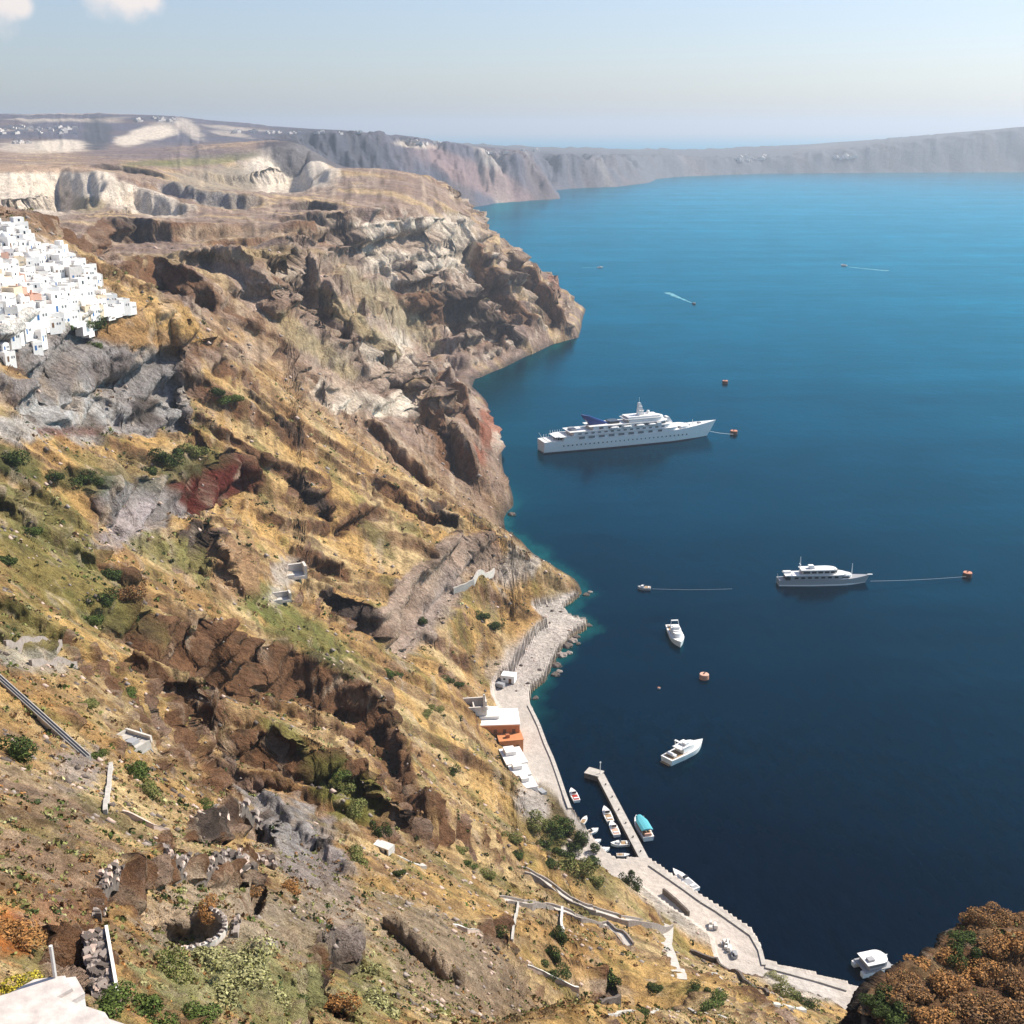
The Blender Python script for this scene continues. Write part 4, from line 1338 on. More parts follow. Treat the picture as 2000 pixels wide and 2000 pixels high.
def motor_boat(L, B, name="motor_boat", style=0, canopy=None, hullc='white', inside='teak'):
    root = empty(name)
    D = B * .36
    MB().loft(hull_rings(L, B, D, .45, .88, 1.15, .05, .2, .35, 12)).build("hull", M[hullc], root)
    dk = MB()
    dk.box((-.25 * L, 0, D * 1.02), (L * .42, B * .72, .06)).build("deck", M[inside], root)
    if style == 0:        # cabin cruiser with a flying bridge
        MB().prism(outline(L, B * .68, -.16 * L, .26 * L, .6, 1), D * 1.05, D * 1.05 + B * .30, shift=(-.01 * L, 0), sc=.9).build("cabin", M['white'], root)
        MB().prism(outline(L, B * .62, -.14 * L, .235 * L, .6, 1), D * 1.05 + B * .115, D * 1.05 + B * .25, sc=1.0).build("windscreen", M['glass'], root)
        MB().prism(outline(L, B * .66, -.24 * L, .12 * L, .5, 1), D * 1.05 + B * .305, D * 1.05 + B * .36).build("bridge_deck", M['white'], root)
        MB().box((-.02 * L, 0, D * 1.05 + B * .45), (L * .10, B * .46, B * .16)).build("helm_seat", M['white'], root)
        a = MB()
        for s_ in (-1, 1):
            a.tube((-.16 * L, s_ * B * .30, D * 1.05 + B * .36), (-.20 * L, s_ * B * .24, D * 1.05 + B * .72), B * .022)
        a.box((-.20 * L, 0, D * 1.05 + B * .73), (B * .14, B * .5, B * .04))
        a.build("radar_arch", M['white'], root)
        MB().box((-.36 * L, 0, D * 1.12 + B * .06), (L * .07, B * .62, B * .12)).build("stern_bench", M['white'], root)
        MB().box((-.52 * L, 0, .35), (L * .06, B * .7, .1)).build("swim_platform", M['teak'], root)
    elif style == 1:      # small launch with a cuddy
        MB().prism(outline(L, B * .6, 0, .26 * L, .6, 1), D, D + B * .26, sc=.85).build("cabin", M['white'], root)
        MB().box((-.02 * L, 0, D + B * .30), (.05 * L, B * .55, B * .22)).build("windscreen", M['glass'], root)
        MB().box((-.34 * L, 0, D + .12), (L * .08, B * .6, .3)).build("seat", M['white'], root)
    elif style == 2:      # tour boat with a full canopy
        posts = MB()
        for x in (-.36, -.12, .12, .26):
            for s_ in (-1, 1):
                posts.tube((x * L, s_ * B * .38, D), (x * L, s_ * B * .38, D + B * .42), .06, n=4)
        posts.build("posts", M['white'], root)["kind"] = "stuff"
        rings = []
        for i in range(7):
            x = (-.40 + i * .115) * L
            w = B * (.46 if i < 5 else .46 - .10 * (i - 4))
            rings.append([(x, -w, D + B * .40), (x, -w * .6, D + B * .50), (x, 0, D + B * .53), (x, w * .6, D + B * .50), (x, w, D + B * .40), (x, 0, D + B * .39)])
        MB().loft(rings).build("canopy", M[canopy or 'teal'], root)
        for s_ in (-1, 1):
            MB().box((-.08 * L, s_ * B * .28, D + .3), (L * .5, .5, .45)).build("bench", M['teak'], root)
        MB().box((-.44 * L, 0, D + .5), (.06 * L, B * .5, .9)).build("engine_box", M['pinkp'], root)
    else:                 # open rowing boat
        for x in (-.25, .02, .25):
            MB().box((x * L, 0, D * 1.04), (.06 * L, B * .75, .07)).build("thwart", M['wood'], root)
        MB().box((-.52 * L, 0, D * .9), (.06 * L, .35, D * .9)).build("outboard_motor", M['steel'], root)
    return root


def put(root, px, py, heading_px, label, cat="boat", group=None, z=0.0):
    """place at the water point under a pixel, bow towards a second pixel"""
    p = W(px, py); q = W(*heading_px)
    root.location = (p.x, p.y, z)
    root.rotation_euler = (0, 0, math.atan2(q.y - p.y, q.x - p.x))
    return tag(root, label, cat, group)


ship = cruise_ship()
yacht = motor_yacht()
b = motor_boat(21, 6.4, "cabin_cruiser", 0); put(b, 1320, 1247, (1336, 1280), "white cabin cruiser lying end-on above the pink mooring buoy", "boat")
b = motor_boat(20, 6.2, "cabin_cruiser", 0); put(b, 1337, 1474, (1385, 1450), "white cabin cruiser with flying bridge riding off the stone pier", "boat")
b = motor_boat(12.5, 4.3, "tour_boat", 2); put(b, 1254, 1622, (1226, 1575), "tour boat under a turquoise canopy beside the pier", "boat")
GH = "small boats in the old harbour"
b = motor_boat(7.8, 2.7, "launch", 1, inside='red'); put(b, 1121, 1556, (1108, 1530), "white launch with a dark red floor beside the quay corner", "boat", GH)
b = motor_boat(9.0, 2.8, "launch", 1); put(b, 1186, 1594, (1176, 1572), "white launch farthest out along the shaded side of the pier", "boat", GH)
b = motor_boat(8.0, 2.8, "launch", 1, inside='pinkp'); put(b, 1199, 1622, (1189, 1600), "white launch with a pinkish cockpit midway along the pier", "boat", GH)
b = motor_boat(6.2, 2.5, "launch", 1); put(b, 1211, 1651, (1190, 1652), "broad white launch lying across the inner harbour", "boat", GH)
b = motor_boat(4.2, 1.6, "rowing_boat", 3); put(b, 1217, 1672, (1230, 1672), "small open boat in the innermost corner below the pier", "boat", GH)
b = motor_boat(4.6, 1.8, "rowing_boat", 3); put(b, 1141, 1604, (1150, 1590), "open white boat moored nearest the quay ruins", "boat", GH)
b = motor_boat(5.6, 2.2, "launch", 1); put(b, 1155, 1627, (1175, 1620), "stubby white launch among the boats by the green bushes", "boat", GH)
b = motor_boat(4.4, 1.8, "rowing_boat", 3); put(b, 1162, 1646, (1180, 1642), "little open boat between the stubby launch and the shore", "boat", GH)
b = motor_boat(5.8, 2.2, "launch", 1); put(b, 1175, 1664, (1200, 1658), "white launch closest to the bushes on the harbour bank", "boat", GH)
b = motor_boat(11.5, 3.0, "long_launch", 1, inside='grey'); put(b, 1337, 1722, (1310, 1700), "long narrow white launch tied along the pale quay", "boat")


def ferry():
    root = empty("catamaran", label="white twin-hulled ferry half hidden behind the brown spur", cat="boat")
    for s_ in (-1, 1):
        o = MB().loft(hull_rings(14, 2.2, 1.7, .4, .9, 1.1, .04, .1, .3, 10)).build("hull", M['white'], root); o.location.y = s_ * 2.9
    MB().box((-.6, 0, 2.0), (11, 7.6, .5)).build("deck", M['grey'], root)
    MB().prism(outline(14, 6.4, -4.4, 4.2, .4, 1), 2.26, 4.4, sc=.95).build("cabin", M['grey'], root)
    MB().prism(outline(14, 6.3, -4.2, 4.15, .4, 1), 3.0, 3.8).build("window_band", M['greyglass'], root)
    MB().prism(outline(14, 7.2, -5.2, 4.0, .4, 1), 4.42, 4.62).build("roof", M['white'], root)
    MB().box((-2.8, -1, 5.0), (2.4, 2.0, .7)).build("roof_locker", M['grey'], root)
    MB().tube((0, 0, 4.6), (0, 0, 6.6), .1).build("mast", M['white'], root)
    return root


fr_ = ferry(); fr_.scale = (.78, .78, .78)
put(fr_, 1708, 1890, (1790, 1872), "white twin-hulled ferry half hidden behind the brown spur", "boat")
# boats under way in the open bay
b = motor_boat(9.0, 3.4, "speed_boat", 1, hullc='boot', inside='steel'); put(b, 1356, 594, (1372, 600), "dark speedboat towing a pale wake across the blue bay", "boat")
b = motor_boat(12.0, 4.2, "cabin_boat", 1); put(b, 1648, 519, (1630, 517), "distant white motor boat running left with a long wake", "boat")
b = motor_boat(10, 3.6, "cabin_boat", 1); put(b, 1172, 523, (1190, 523), "faint white boat nearest the far headland tip", "boat")
b = motor_boat(6.6, 3.4, "tender_boat", 1, hullc='pstone' if False else 'grey'); put(b, 1258, 1151, (1240, 1150), "small grey boat on a line left of the grey yacht", "boat")


def buoy(px, py, r, label, m='buoy'):
    root = empty("mooring_buoy")
    p = W(px, py); root.location = p
    MB().tube((0, 0, -.5), (0, 0, r * .85), r, r * .94, 14).build("drum", M[m], root)
    MB().tube((0, 0, r * .86), (0, 0, r * 1.0), r * .96, r * .9, 14).build("top_plate", M['buoy'] if m != 'buoy' else M['pinkp'], root)
    MB().tube((-r * .2, 0, r * 1.0), (r * .2, 0, r * 1.35), r * .12).build("mooring_ring", M['steel'], root)
    return tag(root, label, "buoy", "mooring buoys in the bay")


buoy(1375, 1325, 2.1, "pinkish mooring buoy between the two white cabin cruisers")
buoy(1433, 848, 2.9, "dark mooring buoy off the bow of the cruise ship", 'rust')
buoy(1416, 749, 2.7, "dark mooring buoy alone in the bay beyond the cruise ship", 'rust')
buoy(1889, 1126, 2.4, "rusty mooring buoy on the line ahead of the grey yacht", 'rust')
buoy(1287, 1345, .6, "tiny pale float left of the pinkish mooring buoy", 'limeb')


def line(a, b, r, label, sag=.5):
    m = MB()
    prev = None
    for i in range(9):
        t = i / 8
        p = Vector(a).lerp(Vector(b), t); p.z -= sag * math.sin(math.pi * t)
        p.z = max(p.z, .12)
        if prev is not None:
            m.tube(prev, p, r, n=4)
        prev = p
    return tag(m.build("mooring_line", M['rope'], None), label, "rope", "mooring lines")


def bow_of(root, f=.5, z=4):
    a = root.rotation_euler.z
    L_ = max(o.dimensions.x for o in root.children) if root.children else 10
    return Vector((root.location.x + math.cos(a) * L_ * f, root.location.y + math.sin(a) * L_ * f, z))


line(W(1397, 824, 9) if False else W(1385, 842, 5), W(1432, 848, 1), .22, "mooring line from the cruise ship bow to its buoy")
line(W(1700, 1135, 3), W(1887, 1126, 1), .10, "long mooring line ahead of the grey yacht")
line(W(1274, 1150, 1), W(1430, 1150, .3), .08, "floating line between the small grey boat and the yacht")


def wake(pix, w0, w1, label):
    """foam trail lying on the water"""
    bm = bmesh.new()
    P = [W(*p) for p in pix]
    n = 26
    rowsv = []
    for i in range(n + 1):
        t = i / n * (len(P) - 1); k = min(int(t), len(P) - 2)
        c = P[k].lerp(P[k + 1], t - k)
        d = (P[k + 1] - P[k]).normalized(); nrm = Vector((-d.y, d.x, 0))
        w = (w0 + (w1 - w0) * i / n) * R.uniform(.6, 1.2)
        off = R.uniform(-.3, .3) * w
        rowsv.append([bm.verts.new(c + nrm * (off - w) + Vector((0, 0, .012))), bm.verts.new(c + nrm * off + Vector((0, 0, .10))), bm.verts.new(c + nrm * (off + w) + Vector((0, 0, .012)))])
    for a, b_ in zip(rowsv[:-1], rowsv[1:]):
        for j in range(2):
            bm.faces.new((a[j], b_[j], b_[j + 1], a[j + 1]))
    bmesh.ops.recalc_face_normals(bm, faces=bm.faces)
    me = bpy.data.meshes.new("wake"); bm.to_mesh(me); bm.free(); me.materials.append(M['foam'])
    o = bpy.data.objects.new("wake", me); link(o)
    return tag(o, label, "wake", "foam wakes", "stuff")


wake([(1350, 591), (1330, 583), (1302, 571)], 1.2, 5.0, "pale foam wake behind the dark speedboat")
wake([(1655, 521), (1690, 525), (1735, 529)], 1.5, 6.0, "foam wake behind the distant white motor boat")
wake([(1166, 523), (1150, 523), (1138, 523)], 1.0, 2.0, "short foam wake behind the faint white boat")

# ------------------------------------------------------------------ the stone pier
def pier():
    root = empty("stone_pier", label="narrow stone pier with a hooked end reaching into the harbour", cat="pier")
    a = W(1262, 1684, 1.8); c = W(1172, 1512, 1.8); e = W(1150, 1506, 1.8)
    root.location = (a.x, a.y, 0)
    def bar(p, q, w, z0, z1, name, mat, ext=0.0):
        d = (q - p); L = d.length + ext; m_ = (p + q) / 2 - root.location
        return MB().box((m_.x, m_.y, (z0 + z1) / 2), (L, w, z1 - z0), math.atan2(d.y, d.x)).build(name, mat, root)
    bar(a, c, 2.6, -4, 1.55, "pier_wall", M['dstone'])
    bar(a, c, 2.9, 1.553, 1.85, "walkway", M['conc'])
    bar(c + (e - c) * .05, e, 4.2, -4, 1.50, "pier_head_wall", M['dstone'], 1.5)
    bar(c + (e - c) * .05, e, 4.5, 1.856, 2.1, "pier_head_deck", M['conc'], 1.7)
    p = c - root.location
    MB().tube((p.x, p.y, 2.1), (p.x, p.y, 6.4), .16, .10).build("lamp_post", M['white'], root)
    MB().ball((p.x, p.y, 6.5), .32).build("lantern", M['white'], root)
    for i in range(6):
        q = a.lerp(c, (i + .7) / 6.6) - root.location
        MB().tube((q.x, q.y, 1.85), (q.x, q.y, 2.35), .2, .26).build("bollard", M['steel'], root)
    return root


pier()


# ------------------------------------------------------------------ quay edges: long coping blocks
def coping(pix, w, z, h, label):
    root = empty("quay_edge", label=label, cat="quay wall")
    P = [W(px, py, z) for px, py in pix]
    root.location = (P[0].x, P[0].y, 0)
    n = 0
    for p, q in zip(P[:-1], P[1:]):
        d = q - p; L = d.length; k = max(1, round(L / 6))
        for i in range(k):
            c = p + d * ((i + .5) / k) - root.location
            MB().box((c.x, c.y, z - h / 2 + R.uniform(-.03, .03)), (L / k - .06, w, h), math.atan2(d.y, d.x)).build("block", M['conc'], root)
    return root


coping([(1033, 1376), (1043, 1396), (1053, 1417), (1065, 1450), (1078, 1479), (1090, 1512), (1102, 1548), (1113, 1578)], 1.3, 2.62, 3.4, "pale coping along the straight grey quay below the orange house")
coping([(1269, 1688), (1310, 1716), (1340, 1737), (1370, 1759), (1400, 1777), (1431, 1799), (1468, 1825), (1485, 1855), (1492, 1884)], 1.2, 2.62, 3.4, "pale coping round the broad curved quay")
coping([(1495, 1886), (1545, 1899), (1600, 1914), (1655, 1931)], 1.4, 2.62, 3.4, "pale coping along the outermost quay arm")


# ------------------------------------------------------------------ village houses
def house_proto(w, d, h, kind, mat='lime', trim='bluedoor'):
    """cubic island house: front faces +x"""
    root = empty("white_house")
    MB().box((0, 0, h / 2 - 1.5), (w, d, h + 3)).build("wall", M[mat], root)
    rf = MB()
    rf.box((0, d / 2 - .12, h + .22), (w, .24, .44)).box((0, -d / 2 + .12, h + .22), (w, .24, .44)).box((w / 2 - .12, 0, h + .22), (.24, d - .5, .44)).box((-w / 2 + .12, 0, h + .22), (.24, d - .5, .44))
    rf.build("parapet", M[mat], root)
    if kind == 'vault':
        bmv = MB()
        pts = [(math.cos(math.pi * i / 8) * d * .45, h + .02 + math.sin(math.pi * i / 8) * d * .28) for i in range(9)]
        a = [bmv.bm.verts.new((-w * .47, p[0], p[1])) for p in pts]; b = [bmv.bm.verts.new((w * .47, p[0], p[1])) for p in pts]
        bmv.bm.faces.new(a); bmv.bm.faces.new(b[::-1])
        for i in range(9):
            bmv.bm.faces.new((a[i], b[i], b[(i + 1) % 9], a[(i + 1) % 9]))
        bmv.build("vaulted_roof", M[mat], root)
    elif kind == 'dome':
        MB().ball((0, 0, h), d * .36, 14, .95).build("dome", M[mat], root, True)
    elif kind == 'upper':
        MB().box((-w * .16, d * .1, h + 1.3), (w * .6, d * .62, 2.6)).build("upper_storey", M[mat], root)
        MB().box((w * .142, d * .1, h + 1.2), (.06, .9, 1.1)).build("window", M['glass'], root)
    elif kind == 'chimney':
        MB().box((-w * .3, d * .3, h + .8), (.7, .7, 1.6)).build("chimney", M[mat], root)
    MB().box((w / 2 + .02, -d * .22, 1.05), (.08, 1.0, 2.1)).build("door", M[trim], root)
    for y, z in ((d * .14, 1.5), (d * .34, 1.5)):
        MB().box((w / 2 + .02, y, z), (.08, .7, .9)).build("window", M['greyglass'], root)
    for x in (-w * .2, w * .22):
        MB().box((x, -d / 2 - .02, 1.7), (.7, .08, .9)).build("window", M['greyglass'], root)
    return root


protos = [("flat roof and blue door", house_proto(6, 7, 3.6, 'flat')), ("barrel-vaulted roof", house_proto(7.5, 5, 3.2, 'vault')), ("small upper storey", house_proto(7, 8, 3.8, 'upper')),
          ("rounded dome", house_proto(6, 6, 3.6, 'dome', 'lime', 'wood')), ("low chimney", house_proto(8, 6, 3.4, 'chimney', 'lime', 'wood')),
          ("cream walls", house_proto(6.5, 6, 4.2, 'flat', 'cream', 'bluedoor')), ("pink walls", house_proto(6, 5.5, 4.0, 'chimney', 'pinkp', 'wood')), ("greyish walls", house_proto(7, 6, 4.4, 'flat', 'limeb', 'bluedoor'))]
town_poly = [(-90, 440), (30, 455), (60, 490), (130, 505), (175, 545), (190, 590), (188, 615), (160, 632), (120, 640), (85, 655), (55, 680), (0, 705), (-90, 700)]


def in_poly(x, y, P):
    ins = False
    for i in range(len(P)):
        ax, ay = P[i]; bx, by = P[(i + 1) % len(P)]
        if (ay > y) != (by > y) and x < ax + (y - ay) * (bx - ax) / (by - ay):
            ins = not ins
    return ins


spots = []
tries = 0
while len(spots) < 235 and tries < 20000:
    tries += 1
    px = R.uniform(-60, 200); py = R.uniform(440, 705)
    if not in_poly(px + R.gauss(0, 7), py + R.gauss(0, 5), town_poly):
        continue
    p = raycast(px, py, Z1)
    if p is None or math.hypot(p[0], p[1]) > 760:
        continue
    if any(math.hypot(p[0] - q[0], p[1] - q[1]) < 3.3 for q in spots):
        continue
    spots.append((p[0], p[1], p[2], px, py))
for px, py in ((205, 600), (222, 598), (238, 600), (250, 603), (212, 588)):
    p = raycast(px, py, Z1); spots.append((p[0], p[1], p[2], px, py))
spots.sort(key=lambda s: -s[1])
used = set()
for i, (x, y, z, px, py) in enumerate(spots):
    k = 0 if px > 200 else R.choices(range(8), (6, 5, 6, 1.2, 5, 1.6, 1.0, 2.5))[0]
    name, pr = protos[k]
    if k not in used:
        o = pr; used.add(k)
    else:
        o = copy_tree(pr)
    o.location = (x, y, z - .3)
    o.rotation_euler = (0, 0, math.radians(R.choice((-40, -30, -22, -50, -10)) + R.uniform(-6, 6)))
    s = R.uniform(.5, .92)
    o.scale = (s, s, s * R.uniform(.9, 1.35))
    if px > 200:
        tag(o, "white house at the right-hand tip of the village above the ochre slope", "house", "houses at the tip of the village")
    else:
        where = "in the upper village" if py < 520 else "in the middle of the village" if py < 600 else "along the lower village edge"
        colour = {"cream walls": "cream-walled house", "pink walls": "pink-walled house", "greyish walls": "greyish white house"}.get(name, "whitewashed cubic house with " + name)
        tag(o, colour + " " + where, "house", colour + "s " + where)
for i, (name, pr) in enumerate(protos):
    if i not in used:
        p = spots[i]; pr.location = (p[0] + 3, p[1] + 3, p[2]); tag(pr, "whitewashed house with " + name + " tucked into the village", "house")

# whitewashed retaining walls and terraces stepping down between the houses
for i, (px, py, qx, qy) in enumerate([(0, 560, 90, 575), (20, 610, 120, 618), (60, 520, 150, 540), (100, 580, 185, 600), (0, 660, 60, 640), (130, 630, 185, 625), (190, 606, 258, 604), (0, 500, 60, 515), (40, 640, 110, 640)]):
    a, b = G(px, py), G(qx, qy)
    d = b - a
    n = max(3, int(d.length / 4)); m = MB()
    for k in range(n):
        c = a + d * ((k + .5) / n); zz = gz(c.x, c.y)
        m.box((c.x - a.x, c.y - a.y, zz + .4 - a.z), (d.length / n + .05, 3.2, 4.6 + .2 * (k % 3)), math.atan2(d.y, d.x))
    o = m.build("terrace_wall", M['lime']); o.location = a
    tag(o, ["whitewashed terrace wall across the upper left of the village", "long whitewashed terrace in the middle of the village", "whitewashed terrace below the bare hillside houses", "whitewashed terrace by the right side of the village",
            "lowest left whitewashed terrace of the village", "whitewashed terrace just above the dark green bushes", "long low white wall at the village tip", "topmost whitewashed terrace of the village", "whitewashed terrace above the ochre bank"][i], "terrace wall")


# ------------------------------------------------------------------ far villages
fm = [MB().box((0, 0, 1), (11, 9, 5)).box((2, 2, 4.5), (5, 4, 3)).build("far_house", M['limeb']), MB().box((0, 0, 1), (8, 14, 4.5)).box((-1, -3, 4.2), (5, 6, 2.5)).build("far_house", M['limeb'])]
first = True
nfar = 0
for (x0, x1, y0, y1, n, lab) in [(0, 150, 248, 262, 30, "white house of the village on the far left hilltop"), (20, 60, 272, 282, 7, "white house below the far left hilltop village"), (255, 345, 229, 238, 12, "white house on the crest of the pale far quarry hill"),
                                 (440, 560, 256, 262, 14, "white house on the far rim left of the dark cliffs"), (560, 720, 258, 262, 10, "white house on top of the dark fluted cliffs"), (790, 860, 276, 284, 8, "white house on the far rim beyond the dark cliffs"),
                                 (1438, 1496, 304, 316, 22, "white house of the village on the low far coast"), (1630, 1680, 304, 312, 9, "white house on the slope of the right-hand far hill"), (940, 1060, 292, 300, 7, "white house along the low far rim")]:
    for i in range(n):
        p = raycast(R.uniform(x0, x1), R.uniform(y0, y1), Z1)
        if p is None or p[1] < 2300:
            continue
        src = fm[nfar % 2]
        o = src if nfar < 2 else src.copy()
        if nfar >= 2: link(o)
        nfar += 1
        s = math.hypot(p[0], p[1]) / 5200 * R.uniform(1.0, 1.7) + .35
        o.location = (p[0], p[1], gz(p[0], p[1])); o.scale = (s, s, s * .9); o.rotation_euler = (0, 0, R.uniform(0, 3))
        tag(o, lab, "house", lab.replace("white house", "white houses"))


# ------------------------------------------------------------------ harbour buildings
def frame(p, q):
    d = q - p
    return math.atan2(d.y, d.x), d.length


def block(root, c, size, z0, h, rz, name, mat):
    c = Vector(c) - root.location
    return MB().box((c.x, c.y, z0 - root.location.z + h / 2), (size[0], size[1], h), rz).build(name, M[mat], root)


# the orange-fronted harbour house: its long facade looks towards the viewer
f1 = W(1015, 1455, 2.4)                     # quay-side corner of the facade
ang = math.radians(184)
root = empty("orange_house", label="harbour house with a long orange facade and white flat roofs", cat="house")
root.location = f1; root.rotation_euler = (0, 0, ang)
Hh = 8.2
MB().box((7.5, -6.5, Hh / 2), (15, 13, Hh)).build("main_block", M['orange'], root)
MB().box((7.5, -6.6, Hh + .14), (15.5, 12.6, .28)).box((11.0, -8.6, Hh + .9), (7.4, 8, 1.3)).build("main_roof", M['lime'], root)
MB().box((22.5, -4.6, Hh / 2 - .2), (15, 9, Hh - .4)).build("rear_wing", M['orange'], root)
MB().box((22.6, -4.8, Hh - .2), (15.4, 9.2, .3)).build("wing_roof", M['lime'], root)
for x in (2.2, 5.6, 9.0, 12.4, 17.5, 21.5):
    MB().box((x, .03, Hh - 2.3), (1.2, .12, 1.6)).build("window", M['wood'], root)
    if x < 13:
        MB().box((x, .03, 1.6), (1.2, .12, 2.2)).build("door", M['wood'], root)
for y in (-3, -6.5, -10):
    MB().box((-.03, y, 5.6), (.12, 1.1, 1.6)).build("window", M['wood'], root)
MB().box((11.4, -10.4, Hh + 2.0), (1.0, 1.0, 1.4)).build("chimney", M['lime'], root)
# lower orange annexe with a red roof tank
root = empty("orange_annexe", label="small orange building stepping down beside the orange-fronted house", cat="house")
root.location = W(1022, 1468, 2.4); root.rotation_euler = (0, 0, math.radians(190))
MB().box((4.4, -3.4, 2.4), (8.8, 6.8, 4.8)).build("wall", M['orange'], root)
MB().box((4.4, -3.4, 4.95), (9.2, 7.2, .3)).build("roof", M['orange'], root)
for x in (2, 5.5): MB().box((x, .03, 2.4), (1.1, .1, 1.4)).build("window", M['wood'], root)
MB().box((5.4, -2.4, 5.7), (1.4, 1.2, 1.2)).build("roof_tank", M['brick'], root)

names = ["long white quay house directly below the orange annexe", "white quay house with brown doors in the middle of the row", "white quay house at the near end of the row by the parked vans"]
for i, (a_, b_, dep, hh) in enumerate([((1022, 1482), (1040, 1512), 7.5, 4.6), ((1036, 1514), (1047, 1534), 6.5, 4.2), ((1046, 1536), (1060, 1556), 5.5, 3.8)]):
    p, q = W(a_[0] - 8, a_[1], 2.4), W(b_[0] - 10, b_[1], 2.4)
    rz, L = frame(p, q)
    root = empty("white_quay_house", label=names[i], cat="house", group="white houses along the straight quay")
    root.location = p; root.rotation_euler = (0, 0, rz)
    MB().box((L / 2, -dep / 2, hh / 2), (L, dep, hh)).build("wall", M['lime'], root)
    MB().box((L / 2, -dep / 2, hh + .2), (L + .3, dep + .3, .4)).build("roof", M['lime'], root)
    MB().box((L * .3, -dep * .6, hh + 1.1), (L * .4, dep * .5, 1.5)).build("roof_room", M['lime'], root)
    k = max(2, int(L / 3))
    for j in range(k):
        MB().box(((j + .5) * L / k, .03, 1.15 if j % 2 else 1.6), (1.0, .1, 2.2 if j % 2 else 1.0)).build("door" if j % 2 else "window", M['wood' if j % 2 else 'glass'], root)

# hut, rubble house and posts on the rough quay
root = empty("white_hut", label="little white hut with a dark doorway on the rubble quay", cat="hut"); root.location = W(994, 1330, 2.4); root.rotation_euler = (0, 0, math.radians(-15))
MB().box((0, 0, 1.5), (5.6, 4.2, 3.0)).build("wall", M['white'], root); MB().box((0, 0, 3.12), (5.9, 4.5, .24)).build("roof", M['white'], root)
MB().box((1.0, -2.12, 1.05), (1.1, .1, 2.0)).build("door", M['wood'], root); MB().box((-1.4, -2.12, 1.7), (.9, .1, .8)).build("window", M['glass'], root)
root = empty("roofless_house", label="roofless stone ruin behind the white roof of the orange house", cat="ruin"); root.location = G(925, 1388) ; root.rotation_euler = (0, 0, math.radians(8))
for c, s in (((0, -3, 1.2), (9, .6, 3.6)), ((0, 3, 1.6), (9, .6, 4.6)), ((-4.4, 0, 1.4), (.6, 5.4, 4)), ((4.4, 0, 2.0), (.6, 5.4, 5.6)), ((0, 0, 1.0), (.5, 5.4, 3))):
    MB().box(c, s).build("wall", M['pconc'], root)
MB().box((3.6, -3.2, 4.6), (.7, .7, 7)).build("chimney", M['pconc'], root)
for i, (px, py, c, lab) in enumerate([(1044, 1543, 'limeb', "pale van parked by the last white quay house"), (1056, 1552, 'grey', "grey van parked near the quay vans"), (975, 1342, 'grey', "grey pickup parked beside the white hut")]):
    root = empty("parked_van", label=lab, cat="van", group="vehicles on the quay"); root.location = W(px, py, 2.25); root.rotation_euler = (0, 0, math.radians(100 + 25 * i))
    MB().side([(-2.3, .45), (2.3, .45), (2.4, 1.1), (1.5, 1.25), (1.0, 2.0), (-2.3, 2.05)], -.95, .95).build("body", M[c], root)
    MB().side([(1.02, 1.35), (1.42, 1.32), (1.0, 1.92), (.9, 1.92)], -.97, .97).build("windscreen", M['glass'], root)
    for x in (-1.5, 1.5):
        for y in (-.95, .95):
            MB().tube((x, y - .1, .36), (x, y + .1, .36), .36, n=10).build("wheel", M['steel'], root)
# crates and gear heaps on the curved quay
for i, (px, py, c, lab) in enumerate([(1424, 1852, 'white', "stack of white crates in the middle of the curved quay"), (1432, 1866, 'grey', "grey gear pile beside the white crates on the curved quay"), (1392, 1810, 'limeb', "pale gear heap on the curved quay nearer the pier"), (1415, 1844, 'limeb', "low pale stack behind the white crates")]):
    root = empty("gear_heap", label=lab, cat="crates", group="gear on the curved quay"); root.location = W(px, py, 2.25); root.rotation_euler = (0, 0, R.uniform(0, 3))
    for j in range(5):
        MB().box((R.uniform(-1.2, 1.2), R.uniform(-1, 1), .4 + .35 * (j > 2)), (R.uniform(.8, 1.6), R.uniform(.7, 1.2), .8 + .3 * (j > 2))).build("crate", M[c], root)


# ------------------------------------------------------------------ walls, paths
def resample(P, step):
    """points along a plan polyline with ground heights, smoothed so that built things do not jump"""
    out = []
    for p, q in zip(P[:-1], P[1:]):
        L = math.hypot(q.x - p.x, q.y - p.y); k = max(1, round(L / step))
        for i in range(k):
            c = p.lerp(q, i / k); out.append([c.x, c.y, c.z])
    out.append(list(P[-1]))
    out = np.array(out)
    zg = np.array([max(gz(a, b), c - .8) for a, b, c in out])
    for _ in range(4):
        zp = np.pad(zg, 1, mode='edge'); zg = (zp[:-2] + 2 * zp[1:-1] + zp[2:]) / 4
    out[:, 2] = zg
    return [Vector(v) for v in out]


def ribbon(m, pts, o, w, z0, z1, off=0.0, jit=0.0):
    rings = []
    n = len(pts)
    for i, p in enumerate(pts):
        d = (pts[min(i + 1, n - 1)] - pts[max(i - 1, 0)]); d.z = 0; d.normalize()
        nr = Vector((-d.y, d.x, 0)); c = p - o + nr * off; dz = R.uniform(-jit, jit)
        rings.append([c + nr * w / 2 + Vector((0, 0, z0)), c + nr * w / 2 + Vector((0, 0, z1 + dz)), c - nr * w / 2 + Vector((0, 0, z1 + dz)), c - nr * w / 2 + Vector((0, 0, z0))])
    m.loft(rings)


def pxm(p, px=1.0):
    """metres covered by px photograph pixels at a point"""
    return px / FPX * (p - Vector((0, 0, CAM_H))).length


